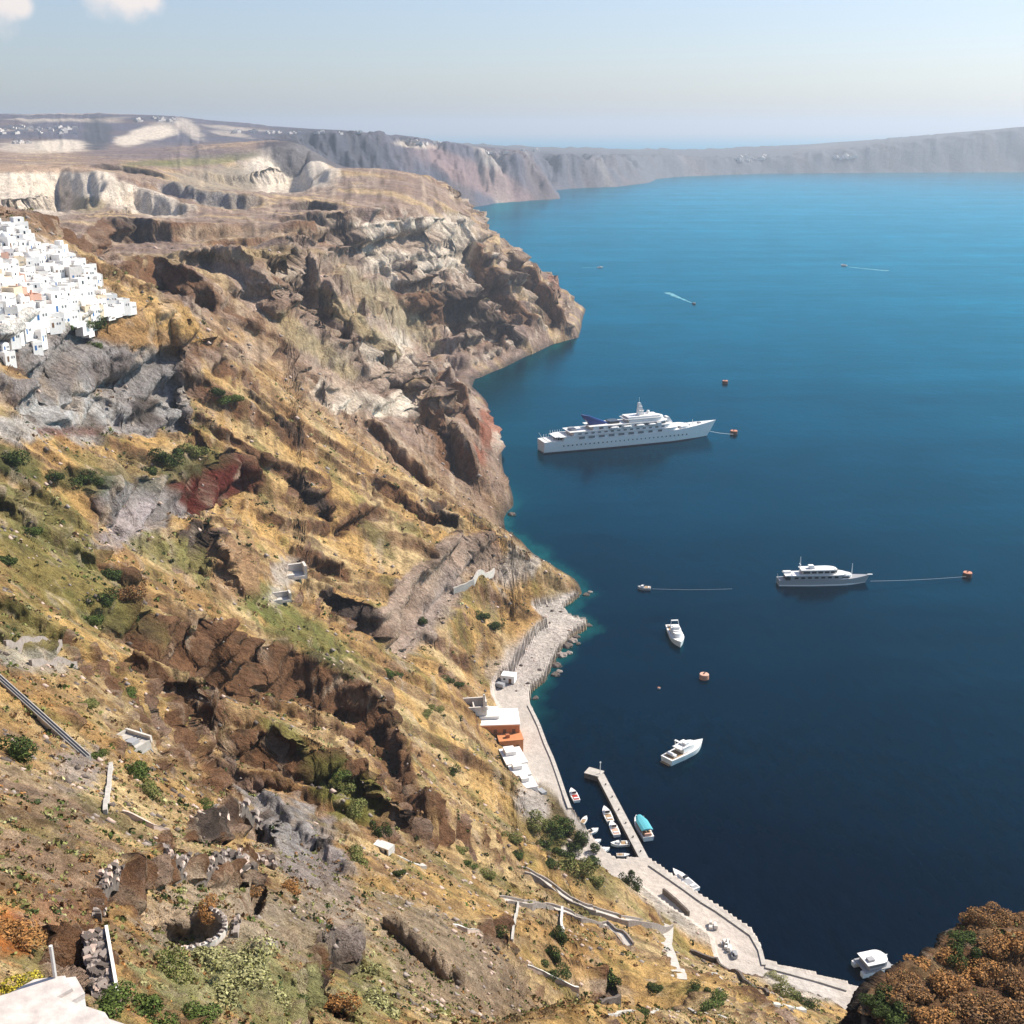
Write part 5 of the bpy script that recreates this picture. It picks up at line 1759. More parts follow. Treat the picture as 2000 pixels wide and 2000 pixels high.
def wall_strip(pix, w, h, mat, name, label, cat, below=1.2, seg=2.2, cap=None, top=None):
    """a wall following the ground; w and h are given in metres as for a wall 250 m away"""
    P = [G(*p) for p in pix]
    k = min(1.1, pxm(P[0]) / pxm(Vector((0, 0, CAM_H - 330))))
    w, h = w * k, h * k
    root = empty(name, label=label, cat=cat); root.location = P[0]
    pts = resample(P, max(.5, 1.2 * k))
    m = MB(); ribbon(m, pts, P[0], w, -below, h, 0, .10 * k); m.build("wall_body", M[mat], root)
    if cap:
        m = MB(); ribbon(m, pts, P[0], w + .14 * k, h + .11 * k, h + .25 * k, 0, 0); m.build("capping", M[cap], root)
    return root


def path_strip(pix, w, mat, name, label, parapet=None, rails=False, lift=.35):
    P = [G(*p) for p in (pix if not rails else (pix[0], pix[-1]))]
    k = min(1.1, pxm(P[0]) / pxm(Vector((0, 0, CAM_H - 330))))
    w *= k
    root = empty(name, label=label, cat="path"); root.location = P[0]
    pts = resample(P, max(.5, 1.3 * k))
    if rails:                     # a straight incline: constant grade, clear of the ground
        n_ = len(pts); z0, z1 = pts[0].z, pts[-1].z
        up = min(3.0, max(0.0, max(p.z - (z0 + (z1 - z0) * i / (n_ - 1)) for i, p in enumerate(pts))))
        for i, p in enumerate(pts): p.z = z0 + (z1 - z0) * i / (n_ - 1) + up
    m = MB(); ribbon(m, pts, P[0], w, -1.6, lift * k); m.build("pavement", M[mat], root)
    if parapet:
        for s_ in (-1, 1):
            m = MB(); ribbon(m, pts, P[0], .45 * k, -1.6, (lift + .75) * k, s_ * (w / 2 + .23 * k), .05); m.build("parapet", M[parapet], root)
    if rails:
        for s_ in (-.22, .22):
            m = MB(); ribbon(m, pts, P[0], w * .14, lift * k + .004, lift * k + .2 * k, s_ * w); m.build("rail", M['steel'], root)
    return root


path_strip([(-30, 1300), (40, 1362), (100, 1418), (172, 1482)], 1.5, 'conc', "inclined_railway", "straight concrete incline with two dark rails at the left edge", rails=True)
path_strip([(983, 1757), (1030, 1768), (1074, 1775), (1128, 1795), (1186, 1814), (1228, 1848)], 2.4, 'conc', "stepped_path", "middle flight of the pale walled donkey path", parapet='stone')
path_strip([(1153, 1778), (1186, 1790), (1219, 1799), (1262, 1804), (1304, 1810)], 2.6, 'conc', "stepped_path", "grey walled flight joining the quay below the ochre bank", parapet='stone')
path_strip([(1022, 1700), (1060, 1724), (1116, 1762), (1160, 1782)], 2.0, 'conc', "stepped_path", "upper grey flight of the donkey path running beside the bushes", parapet='stone')
path_strip([(1304, 1812), (1300, 1846), (1312, 1880), (1326, 1912)], 3.0, 'conc', "ramp_path", "pale ramp turning down from the walled flights to the curved quay")
path_strip([(735, 1642), (770, 1668), (830, 1694)], 1.6, 'conc', "footpath", "thin pale footpath below the small white ruin on the slope")
path_strip([(1395, 1905), (1440, 1935), (1500, 1960), (1570, 1975)], 1.5, 'conc', "footpath", "thin pale footpath along the slope above the outer quay arm")
path_strip([(1180, 1985), (1260, 1980), (1330, 1968), (1420, 1990)], 1.2, 'conc', "footpath", "thin pale footpath near the bottom edge below the dark tree")
wall_strip([(1025, 1888), (1060, 1905), (1095, 1922), (1130, 1940)], .5, 1.3, 'pstone', "field_wall", "slanting pale field wall beside the dark round bush", "wall", cap='pconc')
wall_strip([(885, 1808), (912, 1822), (945, 1838)], .5, 1.1, 'pstone', "field_wall", "short pale field wall left of the dark hollow", "wall", cap='pconc')
wall_strip([(1128, 1950), (1175, 1960), (1210, 1965)], .5, 1.2, 'dstone', "field_wall", "low wall under the dark round bush", "wall")
wall_strip([(1012, 1770), (1006, 1800), (1000, 1840)], .5, 1.1, 'conc', "field_wall", "short grey wall dropping from the donkey path", "wall")
wall_strip([(1098, 1782), (1096, 1806), (1100, 1828)], .6, 1.6, 'limeb', "white_wall", "short whitewashed wall under the bend of the donkey path", "wall")
wall_strip([(240, 1588), (270, 1604), (300, 1620), (332, 1638)], .55, 1.4, 'pstone', "plastered_wall", "smooth pale pink wall slanting above the ruins", "wall", cap='pstone')
wall_strip([(218, 1500), (214, 1540), (206, 1590)], .9, 1.3, 'conc', "retaining_wall", "pale broken retaining wall below the concrete platform", "wall")
wall_strip([(1295, 1745), (1320, 1765), (1345, 1790)], .6, 1.6, 'dstone', "retaining_wall", "dark retaining wall behind the curved quay", "wall")
wall_strip([(1348, 1858), (1400, 1880), (1450, 1915), (1500, 1945)], .6, 1.2, 'dstone', "retaining_wall", "long dark retaining wall above the outer quay arm", "wall")
wall_strip([(885, 1160), (925, 1140), (965, 1118)], .8, 2.2, 'conc', "retaining_wall", "pale straight wall across the slope above the cape", "wall")
wall_strip([(10, 1262), (60, 1258), (120, 1262)], .8, 2.0, 'stone', "terrace_wall", "upper pale broken terrace wall at the left edge", "wall")
wall_strip([(60, 1300), (110, 1298), (150, 1306)], .8, 2.0, 'stone', "terrace_wall", "lower pale broken terrace wall at the left edge", "wall")

# concrete platform with loose cables at the foot of the incline
root = empty("concrete_platform", label="broken concrete platform with loose cables at the foot of the incline", cat="platform"); root.location = G(252, 1452); root.rotation_euler = (0, 0, math.radians(-28)); s = pxm(root.location, 62) / 5.6; root.scale = (s, s, s)
MB().box((0, 0, -.4), (5.6, 4.2, 1.7)).build("slab", M['conc'], root); MB().box((0, 2.2, .55), (5.8, .4, 1.0), 0, .96).build("back_wall", M['pconc'], root)
MB().box((-2.6, 0, .6), (.4, 4.2, .7)).build("side_wall", M['conc'], root); MB().box((1.2, -.4, .75), (1.6, 1.6, .8)).build("cable_anchor", M['grey'], root)
for k in range(5):
    MB().tube((-1 + k * .5, -1.4, .5), (.4 + k * .4, 1.2, .9 + .2 * (k % 2)), .06).build("cable", M['steel'], root)
line(G(275, 1440) + Vector((0, 0, 1.5)), G(300, 1478) + Vector((0, 0, .8)), .12, "dark cable hanging beside the concrete platform")
root = empty("white_ruin", label="small white ruin beside the dark tree on the middle slope", cat="ruin"); root.location = G(752, 1660); root.rotation_euler = (0, 0, math.radians(-30)); s = pxm(root.location, 40) / 8; root.scale = (s, s, s)
MB().box((0, 0, .8), (6, 4, 2.8)).build("wall", M['limeb'], root); MB().box((-3.6, .4, .5), (2.2, 2.8, 2.0)).build("side_room", M['lime'], root); MB().box((1.8, -2.05, .9), (1.0, .2, 1.6)).build("doorway", M['glass'], root)
for i, (px, py, s, lab) in enumerate([(565, 1125, 1.3, "collapsed pale stone hut on the upper middle slope"), (545, 1172, .9, "smaller collapsed pale hut below the other on the slope"), (415, 1, 0, "")][:2]):
    root = empty("collapsed_hut", label=lab, cat="ruin"); root.location = G(px, py); root.rotation_euler = (0, 0, math.radians(20)); s *= pxm(root.location, 50) / 9; root.scale = (s, s, s)
    for c, sz in (((0, 2.4, .8), (9, .7, 3.2)), ((-4.2, 0, .6), (.7, 4.6, 2.6)), ((4.2, .4, 1.0), (.7, 3.8, 3.6)), ((-1.5, -2.4, .3), (5, .7, 1.8))):
        MB().box(c, sz).build("wall", M['pconc'], root)
    MB().box((0, 0, -.1), (7.6, 4, .8)).build("floor", M['pconc'], root)


# ------------------------------------------------------------------ the foreground: lime roof, thick wall, threshing floor, ruins
p = G(70, 1985)
root = empty("lime_roof_house", label="white limewashed roof corner at the bottom left", cat="roof"); root.location = p; 
A_ = [at_z(px, py, p.z + 1.6) for px, py in ((-120, 2100), (-120, 2000), (10, 1962), (70, 1928), (148, 1918), (166, 1950), (128, 1972), (250, 2012), (300, 2100))]
pts = [(x - p.x, y - p.y) for x, y in A_]
MB().prism(pts[::-1], -4, 1.6).build("wall", M['lime'], root)
MB().prism(pts[::-1], 1.603, 1.85, sc=1.02).build("roof_edge", M['roof'], root)
MB().prism([(x * .80, y * .80) for x, y in pts[::-1]], 1.86, 2.02, sc=.97).build("roof_slab", M['roof'], root)
q = at_z(120, 1905, p.z + 1.6)
MB().tube((q[0] - p.x, q[1] - p.y - .6, 1.0), (q[0] - p.x, q[1] - p.y - .6, 3.6), .09).build("vent_pipe", M['limeb'], root)

# thick rubble wall with a lime edge, shading the yard on its left
pa, pb_ = G(188, 1822), G(212, 1945)
zt = max(pa.z, pb_.z) + .9
c4 = [Vector((*at_z(px, py, zt), zt)) for px, py in ((160, 1822), (204, 1816), (226, 1945), (180, 1950))]
cc_ = sum(c4, Vector()) / 4
root = empty("thick_stone_wall", label="broad grey rubble wall with white edge beside the dark yard", cat="wall"); root.location = cc_
MB().prism([((v - cc_).x, (v - cc_).y) for v in c4][::-1], -4.6, 0.0).build("core", M['stone'], root)
e0, e1 = c4[1] - cc_, c4[2] - cc_
d = e1 - e0
MB().box(((e0.x + e1.x) / 2 + .12, (e0.y + e1.y) / 2, -.25), (d.length, .16, 1.1), math.atan2(d.y, d.x)).build("lime_edge", M['lime'], root)
stv = []
for k in range(6):
    m = MB(); m.box((0, 0, 0), (.36, .26, .2), 0, R.uniform(.6, .85), (R.uniform(-.04, .04), R.uniform(-.04, .04)))
    for v in m.bm.verts: v.co += Vector((R.uniform(-.05, .05), R.uniform(-.05, .05), R.uniform(-.03, .03)))
    m.bm.normal_update(); me = bpy.data.meshes.new("stone"); m.bm.to_mesh(me); m.bm.free(); me.materials.append(M[('stone', 'dstone', 'stone', 'pstone', 'dstone', 'stone')[k]]); stv.append(me)


def stone(parent, loc, s, rz):
    o = bpy.data.objects.new("stone", stv[R.randrange(6)]); link(o, parent)
    o.location = loc; o.scale = (s * R.uniform(.8, 1.3), s * R.uniform(.8, 1.2), s * R.uniform(.8, 1.3)); o.rotation_euler = (R.uniform(-.15, .15), R.uniform(-.15, .15), rz)


for k in range(70):
    a, b = R.random(), R.random() * .9
    v = (c4[0].lerp(c4[3], a)).lerp(c4[1].lerp(c4[2], a), b) - cc_
    stone(root, (v.x, v.y, .04), R.uniform(.8, 1.5), R.uniform(0, 3))


def rubble_wall(pix, h, w, label, s=1.6, dark=False, n_max=90):
    P = [G(*p) for p in pix]
    root = empty("dry_stone_wall", label=label, cat="wall", group="broken dry-stone walls in the foreground"); root.location = P[0]
    kk = pxm(P[0]) / .055; h *= kk; w *= kk; s *= kk
    core = MB(); n = 0
    ribbon(core, resample(P, .6), P[0], w * .7, -.8, h * .62, 0, h * .03)
    tot = sum((q - p).length for p, q in zip(P[:-1], P[1:]))
    for p, q in zip(P[:-1], P[1:]):
        d = q - p; k = max(1, round(d.length / .8)); ang_ = math.atan2(d.y, d.x)
        for i in range(k):
            c = p + d * ((i + .5) / k); z = gz(c.x, c.y); hh = h * R.uniform(.55, 1.0)
            for _ in range(max(2, int(n_max / tot * d.length / k))):
                t = R.uniform(-.5, .5) * d.length / k; s_ = R.choice((-1, 1, 1)) * w * .42; zz = R.uniform(0, hh)
                side = R.random() < .6
                ox, oy = math.cos(ang_) * t - math.sin(ang_) * (s_ if side else R.uniform(-w, w) * .4), math.sin(ang_) * t + math.cos(ang_) * (s_ if side else R.uniform(-w, w) * .4)
                stone(root, (c.x - P[0].x + ox, c.y - P[0].y + oy, z - P[0].z + (zz if side else hh)), s * R.uniform(.7, 1.3), ang_)
    core.build("wall_core", M['dstone' if dark else 'stone'], root)
    return root


rubble_wall([(192, 1800), (196, 1760), (205, 1735), (232, 1712)], 1.6, .9, "broken dark dry-stone wall left of the bare terrace", 1.7, True, 70)
rubble_wall([(225, 1708), (270, 1702), (320, 1712), (380, 1716), (440, 1712)], 1.3, .9, "long dark dry-stone wall along the top of the bare terrace", 1.7, True, 95)
rubble_wall([(310, 1660), (330, 1690), (390, 1690), (440, 1680), (500, 1700)], 1.2, .9, "tumbled dry-stone wall behind the terrace wall", 1.7, True, 80)
rubble_wall([(420, 1612), (460, 1600), (500, 1612), (520, 1640)], 2.0, 1.0, "dark arched ruin wall at the head of the terrace", 2.0, True, 80)
rubble_wall([(455, 1680), (500, 1690), (530, 1700)], 1.4, 1.0, "short dark ruin wall above the orange bush", 1.8, True, 50)
rubble_wall([(460, 1830), (500, 1840), (540, 1852)], .9, .7, "low broken stone line right of the threshing floor", 1.3, False, 40)
# threshing floor ring
root = empty("threshing_floor", label="round threshing floor with a curved pale wall round a dark hollow", cat="threshing floor"); root.location = Vector(TF)
r0 = TFR; tk = pxm(root.location, 1)
root.location = (TF[0], TF[1], TF[2])
rp = [Vector((TF[0] + math.cos(math.radians(a)) * r0 * 1.1, TF[1] + math.sin(math.radians(a)) * r0, TF[2])) for a in range(-165, 75, 10)]
m = MB(); ribbon(m, rp, root.location, .34, -1.6, .55, 0, .03); m.build("ring_wall", M['pconc'], root)
for i, p_ in enumerate(rp):
    stone(root, (p_.x - TF[0], p_.y - TF[1], .60), 1.0, math.radians(-165 + i * 10))


# ------------------------------------------------------------------ plants
def leaf_mat(name, c, var=.35):
    m, nt, b = nt_new(name)
    oi = nt.nodes.new('ShaderNodeNewGeometry')
    f = mapr(nt, oi.outputs['Random Per Island'], 0, 1, 1 - var, 1 + var)
    v = nt.nodes.new('ShaderNodeVectorMath'); v.operation = 'SCALE'
    v.inputs[0].default_value = c
    nt.links.new(f, v.inputs['Scale']); nt.links.new(v.outputs[0], b.inputs['Base Color'])
    b.inputs['Roughness'].default_value = .85; b.inputs['Specular IOR Level'].default_value = .1
    return m


LEAF = {'dark': leaf_mat("dark_green_leaves", (.045, .065, .022)), 'green': leaf_mat("green_leaves", (.10, .14, .035)), 'olive': leaf_mat("olive_leaves", (.20, .20, .07)),
        'pale': leaf_mat("pale_sage_leaves", (.36, .35, .17)), 'orange': leaf_mat("rusty_orange_leaves", (.40, .20, .07)), 'brown': leaf_mat("dry_brown_twigs", (.22, .13, .065)), 'yellow': leaf_mat("yellow_flowers", (.50, .42, .05))}


def clump_mesh(name, n, mats, leaf=.10, flat=.62, seed=1, lobes=6):
    """leaf-sized faces spread through several irregular lobes, unit radius"""
    r_ = np.random.default_rng(seed)
    cen = r_.normal(0, .42, (lobes, 3)) * [1, 1, .5]; cen[:, 2] = np.abs(cen[:, 2]) + .25
    rad = r_.uniform(.32, .62, lobes)
    k = r_.integers(0, lobes, n)
    d = r_.normal(size=(n, 3)); d /= np.linalg.norm(d, axis=1)[:, None]
    p = cen[k] + d * (rad[k] * r_.uniform(.55, 1.05, n) ** .5)[:, None]
    p[:, 2] = np.maximum(p[:, 2] * flat * 1.5, .02)
    a = r_.normal(size=(n, 3)); a /= np.linalg.norm(a, axis=1)[:, None]
    b = np.cross(a, d); b /= np.linalg.norm(b, axis=1)[:, None] + 1e-6
    s = leaf * r_.uniform(.6, 1.4, n)[:, None]
    V = np.stack([p - a * s, p + b * s * .7, p + a * s, p - b * s * .7], 1).reshape(-1, 3).astype(np.float32)
    me = bpy.data.meshes.new(name)
    me.vertices.add(n * 4); me.vertices.foreach_set("co", V.ravel())
    me.loops.add(n * 4); me.loops.foreach_set("vertex_index", np.arange(n * 4, dtype=np.int32))
    me.polygons.add(n); me.polygons.foreach_set("loop_start", np.arange(0, n * 4, 4, dtype=np.int32)); me.polygons.foreach_set("loop_total", np.full(n, 4, np.int32))
    for m_ in mats: me.materials.append(m_)
    me.update(calc_edges=True)
    if len(mats) > 1:
        me.polygons.foreach_set("material_index", r_.choice(len(mats), n, p=[.75] + [.25 / (len(mats) - 1)] * (len(mats) - 1)).astype(np.int32))
    return me


CROWN = {}
for nm, mm in (('dark', ('dark', 'green')), ('green', ('green', 'dark')), ('olive', ('olive', 'green')), ('pale', ('pale', 'olive')), ('orange', ('orange', 'brown')), ('brown', ('brown', 'orange')), ('yellow', ('yellow', 'olive'))):
    CROWN[nm] = [clump_mesh("crown", 2600, [LEAF[x] for x in mm], .058, .62, 3 + i * 7 + len(nm)) for i in range(2)]
tm = MB()
for a in range(4):
    tm.tube((0, 0, -.6), (math.cos(a * 1.6) * .35, math.sin(a * 1.6) * .35, .45), .07, .03, 5)
tm.bm.normal_update(); TRUNK = bpy.data.meshes.new("trunk"); tm.bm.to_mesh(TRUNK); tm.bm.free(); TRUNK.materials.append(M['wood'])


def bush(px, py, rx_px, kind, label, tall=1.0, cat="bush", group=None):
    p = G(px, py)
    dist = (p - Vector((0, 0, CAM_H))).length
    r_ = rx_px / FPX * dist
    root = empty("bush" if cat == "bush" else "tree", label=label, cat=cat, group=group)
    root.location = (p.x, p.y, gz(p.x, p.y) - .1 * r_)
    root.rotation_euler = (0, 0, R.uniform(0, 6)); root.scale = (r_ * R.uniform(.85, 1.15), r_ * R.uniform(.85, 1.15), r_ * tall)
    o = bpy.data.objects.new("crown", CROWN[kind][R.randrange(2)]); link(o, root)
    t = bpy.data.objects.new("trunk", TRUNK); link(t, root)
    return root


BUSHES = [
    (187, 640, 20, 'dark', "dark green tree just below the white village", 1.2), (80, 634, 14, 'dark', "small dark bush at the village's lower wall", .9), (128, 644, 14, 'green', "green bush under the middle of the village", .9), (160, 640, 16, 'green', "green bush left of the dark village tree", .9), (185, 680, 16, 'green', "green bush under the dark village tree", .9),
    (425, 768, 22, 'dark', "left half of the dark bush pair on the golden slope", .7), (450, 782, 20, 'green', "right half of the dark bush pair on the golden slope", .7),
    (20, 905, 34, 'dark', "large dark bush on the left edge below the grey cliff", .8), (105, 935, 22, 'dark', "dark bush below the foot of the grey cliff", .8), (168, 942, 26, 'dark', "wider dark bush right of the one below the grey cliff", .8), (320, 900, 30, 'dark', "dark bush at the left end of the red rock", .8), (295, 925, 22, 'dark', "dark bush in the gully left of the red rock", .8), (380, 885, 26, 'olive', "olive bush on top of the red rock", .8),
    (215, 1130, 26, 'dark', "tall dark bush at the top of the shaded gully", 1.0), (235, 1170, 30, 'brown', "brown scrub in the shaded gully", .8), (205, 1175, 26, 'dark', "dark bush in the middle of the shaded gully", .9), (250, 1210, 24, 'dark', "dark bush at the bottom of the shaded gully", .8), (175, 1215, 22, 'green', "green bush left of the shaded gully", .8), (10, 1100, 24, 'dark', "dark bush at the left edge of the green slope", .8), (60, 1040, 20, 'green', "green bush on the grassy left slope", .7),
    (822, 1216, 17, 'dark', "round dark bush on the golden slope above the cape", .8), (940, 1208, 20, 'dark', "left part of the big dark shrub above the rubble quay", .8), (962, 1226, 20, 'dark', "right part of the big dark shrub above the rubble quay", .8),
    (762, 1316, 18, 'green', "long green bush on the golden slope left of the ruin", .6), (780, 1322, 14, 'dark', "dark end of the long green bush", .6), (872, 1332, 18, 'dark', "dark bush behind the roofless ruin", .7), (893, 1338, 14, 'dark', "smaller dark bush right behind the roofless ruin", .7),
    (884, 1508, 15, 'dark', "small round dark bush on the golden slope below the orange house", .9), (845, 1385, 16, 'olive', "olive bush above the orange house's rear wing", .6), (832, 1398, 14, 'olive', "dull bush beside the olive one above the orange house", .6),
    (740, 1632, 18, 'dark', "dark tree beside the small white ruin", 1.3), (700, 1680, 26, 'olive', "olive bush left of the pale footpath", .8), (660, 1540, 30, 'olive', "broad olive thicket in the brown hollow", .7), (690, 1580, 28, 'olive', "lower olive thicket in the brown hollow", .7), (650, 1510, 26, 'green', "green thicket at the top of the brown hollow", .6),
    (1042, 1610, 24, 'olive', "pale olive tree at the left of the harbour grove", .8), (1078, 1618, 24, 'green', "green tree in the harbour grove above the road wall", .9), (1105, 1630, 26, 'dark', "dark tree in the middle of the harbour grove", 1.0), (1135, 1650, 24, 'dark', "dark tree at the right of the harbour grove", .9), (1060, 1655, 26, 'dark', "dark tree low in the harbour grove", .8), (1100, 1672, 24, 'dark', "dark tree beneath the harbour grove", .8), (1118, 1700, 28, 'olive', "olive tree between the grove and the upper path", 1.0),
    (1150, 1690, 24, 'dark', "brownish dark bush right of the olive tree", .8), (1160, 1722, 20, 'olive', "olive bush beside the upper path", .8), (1225, 1728, 18, 'dark', "dark upright tree on the pale quay bank", 1.4), (1072, 1690, 20, 'dark', "dark shrub along the upper path wall", .6), (1010, 1672, 16, 'dark', "dark shrub at the top of the upper path", .6), (1000, 1640, 18, 'olive', "olive shrub left of the harbour grove", .7),
    (948, 1712, 18, 'olive', "greyish shrub on the golden slope left of the paths", .7), (915, 1690, 16, 'green', "green shrub above the greyish one", .6), (895, 1660, 18, 'olive', "dull green shrub higher on the golden slope", .6), (780, 1706, 14, 'dark', "dark little bush below the pale footpath", .7),
    (965, 1828, 26, 'dark', "dark bush in the hollow by the short field wall", .8), (1090, 1835, 20, 'dark', "upper dark bush beside the white wall", 1.2), (1080, 1870, 20, 'dark', "lower dark bush beside the white wall", 1.0), (1078, 1908, 24, 'dark', "dark bush against the slanting field wall", .7), (1180, 1925, 34, 'dark', "large round dark tree near the bottom of the slope", 1.1), (1278, 1932, 17, 'dark', "small round dark bush right of the large tree", .9), (1255, 1985, 20, 'dark', "dark bush on the bottom path", .7), (1400, 1965, 26, 'green', "green bush by the bottom path", .6),
    (1360, 1930, 16, 'dark', "dark shrub under the long retaining wall", .7), (1520, 1915, 16, 'pale', "pale green bush at the root of the outer quay arm", .7), (1535, 1945, 20, 'olive', "olive bush behind the outer quay arm", .7), (1575, 1965, 20, 'dark', "dark bush above the end of the outer quay", .8),
    (35, 1480, 34, 'dark', "dark bush at the left edge under the railed incline", 1.0), (262, 1515, 32, 'green', "green bush below the concrete platform", .8), (285, 1548, 26, 'olive', "olive bush under the green one", .7), (190, 1480, 20, 'green', "green bush at the foot of the railed incline", .6), (160, 1380, 24, 'olive', "olive bush beside the railed incline", .6), (255, 1360, 22, 'green', "green bush on the slope above the platform", .6), (400, 1575, 16, 'green', "little green bush above the ruin walls", .6),
    (405, 1778, 24, 'orange', "orange bush growing on the threshing floor", .7), (25, 1830, 44, 'orange', "bright orange bush at the left edge", .6), (22, 1945, 40, 'yellow', "yellow flowering bush behind the white roof corner", .7), (560, 1735, 26, 'orange', "orange bush beside the dark ruin wall", .6), (490, 1750, 20, 'brown', "brown bush in the dark hollow right of the terrace", .8),
    (330, 1905, 40, 'olive', "dark green bush left of the pale sage patch", .7), (400, 1890, 56, 'pale', "large pale sage bush in the foreground", .6), (480, 1880, 54, 'pale', "broad pale sage bush right of the first", .55), (430, 1950, 60, 'pale', "lowest pale sage bush near the bottom edge", .55), (520, 1960, 46, 'pale', "pale sage bush at the bottom centre-left", .6), (210, 1985, 50, 'green', "green bush leaning over the white roof", .55), (290, 1985, 50, 'green', "green bush right of the one over the roof", .6), (380, 1995, 46, 'green', "dark green bush at the bottom edge", .5),
    (700, 1900, 44, 'pale', "yellowish sage bush right of the dark rock holes", .7), (740, 1970, 50, 'pale', "yellowish sage bush at the bottom edge of the slope", .6), (660, 1965, 34, 'orange', "orange brown bush below the dark rock holes", .7), (610, 1900, 26, 'dark', "dark bush inside the rock hole", .8), (575, 1960, 24, 'dark', "dark bush in the lowest rock hole", .8),
]
for (px, py, rr_, kind, lab, tall) in BUSHES:
    bush(px, py, rr_, kind, lab, tall, "tree" if "tree" in lab.split(" ")[:5] else "bush")
# shrubs covering the brown spur at the bottom right: bushes one can tell apart
sp = [(1725, 1950, 24, 'dark'), (1765, 1915, 24, 'brown'), (1800, 1885, 28, 'orange'), (1845, 1875, 28, 'orange'), (1880, 1830, 26, 'dark'), (1905, 1800, 26, 'brown'), (1950, 1795, 26, 'brown'), (1985, 1800, 26, 'brown'), (1930, 1840, 30, 'brown'), (1980, 1850, 34, 'orange'),
      (1780, 1950, 34, 'brown'), (1840, 1930, 38, 'orange'), (1900, 1900, 36, 'orange'), (1960, 1920, 40, 'brown'), (1740, 1985, 36, 'dark'), (1820, 1990, 40, 'orange'), (1900, 1975, 42, 'brown'), (1980, 1985, 42, 'brown'), (1870, 1860, 26, 'dark'), (1700, 1960, 20, 'dark')]
where_ = ["at the left shoulder of the near spur", "just right of the spur's left shoulder", "on the left rim of the spur below the ferry", "in the dip of the spur's rim", "under the raised right rim of the spur", "at the corner where the spur's rim rises",
          "on the highest rim of the spur", "at the right frame edge on the spur's top rim", "below the highest rim of the spur", "at the right frame edge under the top rim", "low on the left face of the spur", "in the middle left of the spur", "in the centre of the spur",
          "right of the centre of the spur", "at the bottom left foot of the spur", "at the bottom edge left of the spur's centre", "at the bottom edge under the spur's centre", "in the bottom right corner of the picture", "between the dip and the raised rim of the spur", "hanging on the steep left end of the spur"]
for (px, py, rr_, kind), wh in zip(sp, where_):
    kn = {'dark': 'dark green', 'brown': 'dry brown', 'orange': 'rusty orange'}[kind]
    bush(px, py, rr_, kind, kn + " bush " + wh, R.uniform(.38, .85), "bush", "bushes on the near spur")


# ------------------------------------------------------------------ scrub and loose stones nobody could count
def scatter(name, n, rmin, rmax, leafn, kinds, size, label, seed, zone):
    r_ = np.random.default_rng(seed)
    rr_ = np.exp(r_.uniform(math.log(rmin), math.log(rmax), n * 3)); aa_ = r_.uniform(math.radians(-29), math.radians(27), n * 3)
    x, y = rr_ * np.sin(aa_), rr_ * np.cos(aa_)
    fi = np.interp(rr_, rows, np.arange(NR)); fj = (aa_ - az[0]) / (az[1] - az[0])
    z = bil(Z1, fi, fj); s_ = bil(S1, fi, fj); stp = bil(steep1, fi, fj); qw = bil(QW1, fi, fj)
    ok = (s_ > qw + 4) & (stp < 2.2) & (fbm(x / 22, y / 22, 4, seed) + .25 * fbm(x / 5, y / 5, 2, seed + 1) > zone)
    x, y, z, rr_ = x[ok][:n], y[ok][:n], z[ok][:n], rr_[ok][:n]
    n = len(x)
    sc_ = size * (.35 + rr_ / 420) * r_.uniform(.35, 1.3, n) ** 1.5
    base = np.repeat(np.stack([x, y, z], 1), leafn, 0); sc2 = np.repeat(sc_, leafn)
    d = r_.normal(size=(n * leafn, 3)); d /= np.linalg.norm(d, axis=1)[:, None]; d[:, 2] = np.abs(d[:, 2]) * .75
    p = base + d * sc2[:, None] * r_.uniform(.5, 1, (n * leafn, 1))
    a = r_.normal(size=d.shape); a /= np.linalg.norm(a, axis=1)[:, None]
    b = np.cross(a, d); ls = (sc2 * .42)[:, None]
    V = np.stack([p - a * ls, p + b * ls, p + a * ls, p - b * ls], 1).reshape(-1, 3).astype(np.float32)
    N = n * leafn
    me = bpy.data.meshes.new(name)
    me.vertices.add(N * 4); me.vertices.foreach_set("co", V.ravel()); me.loops.add(N * 4); me.loops.foreach_set("vertex_index", np.arange(N * 4, dtype=np.int32))
    me.polygons.add(N); me.polygons.foreach_set("loop_start", np.arange(0, N * 4, 4, dtype=np.int32)); me.polygons.foreach_set("loop_total", np.full(N, 4, np.int32))
    for k in kinds: me.materials.append(LEAF[k])
    me.update(calc_edges=True)
    me.polygons.foreach_set("material_index", np.repeat(r_.integers(0, len(kinds), n), leafn).astype(np.int32))
    o = bpy.data.objects.new(name, me); link(o)
    print(name, N, "quads")
    tag(o, label, "scrub", kind="stuff")


scatter("dry_scrub", 7000, 60, 640, 9, ('brown', 'olive', 'brown', 'olive', 'dark'), .7, "dry brown and olive scrub dotted over the golden slope", 501, -.05)
scatter("green_scrub", 3200, 60, 560, 9, ('green', 'olive', 'dark', 'pale'), .75, "low green and sage scrub scattered over the slope", 511, .12)
scatter("near_tussocks", 6000, 40, 170, 10, ('pale', 'olive', 'brown', 'brown', 'olive', 'orange'), .42, "small dry tussocks covering the foreground slope", 521, -.3)


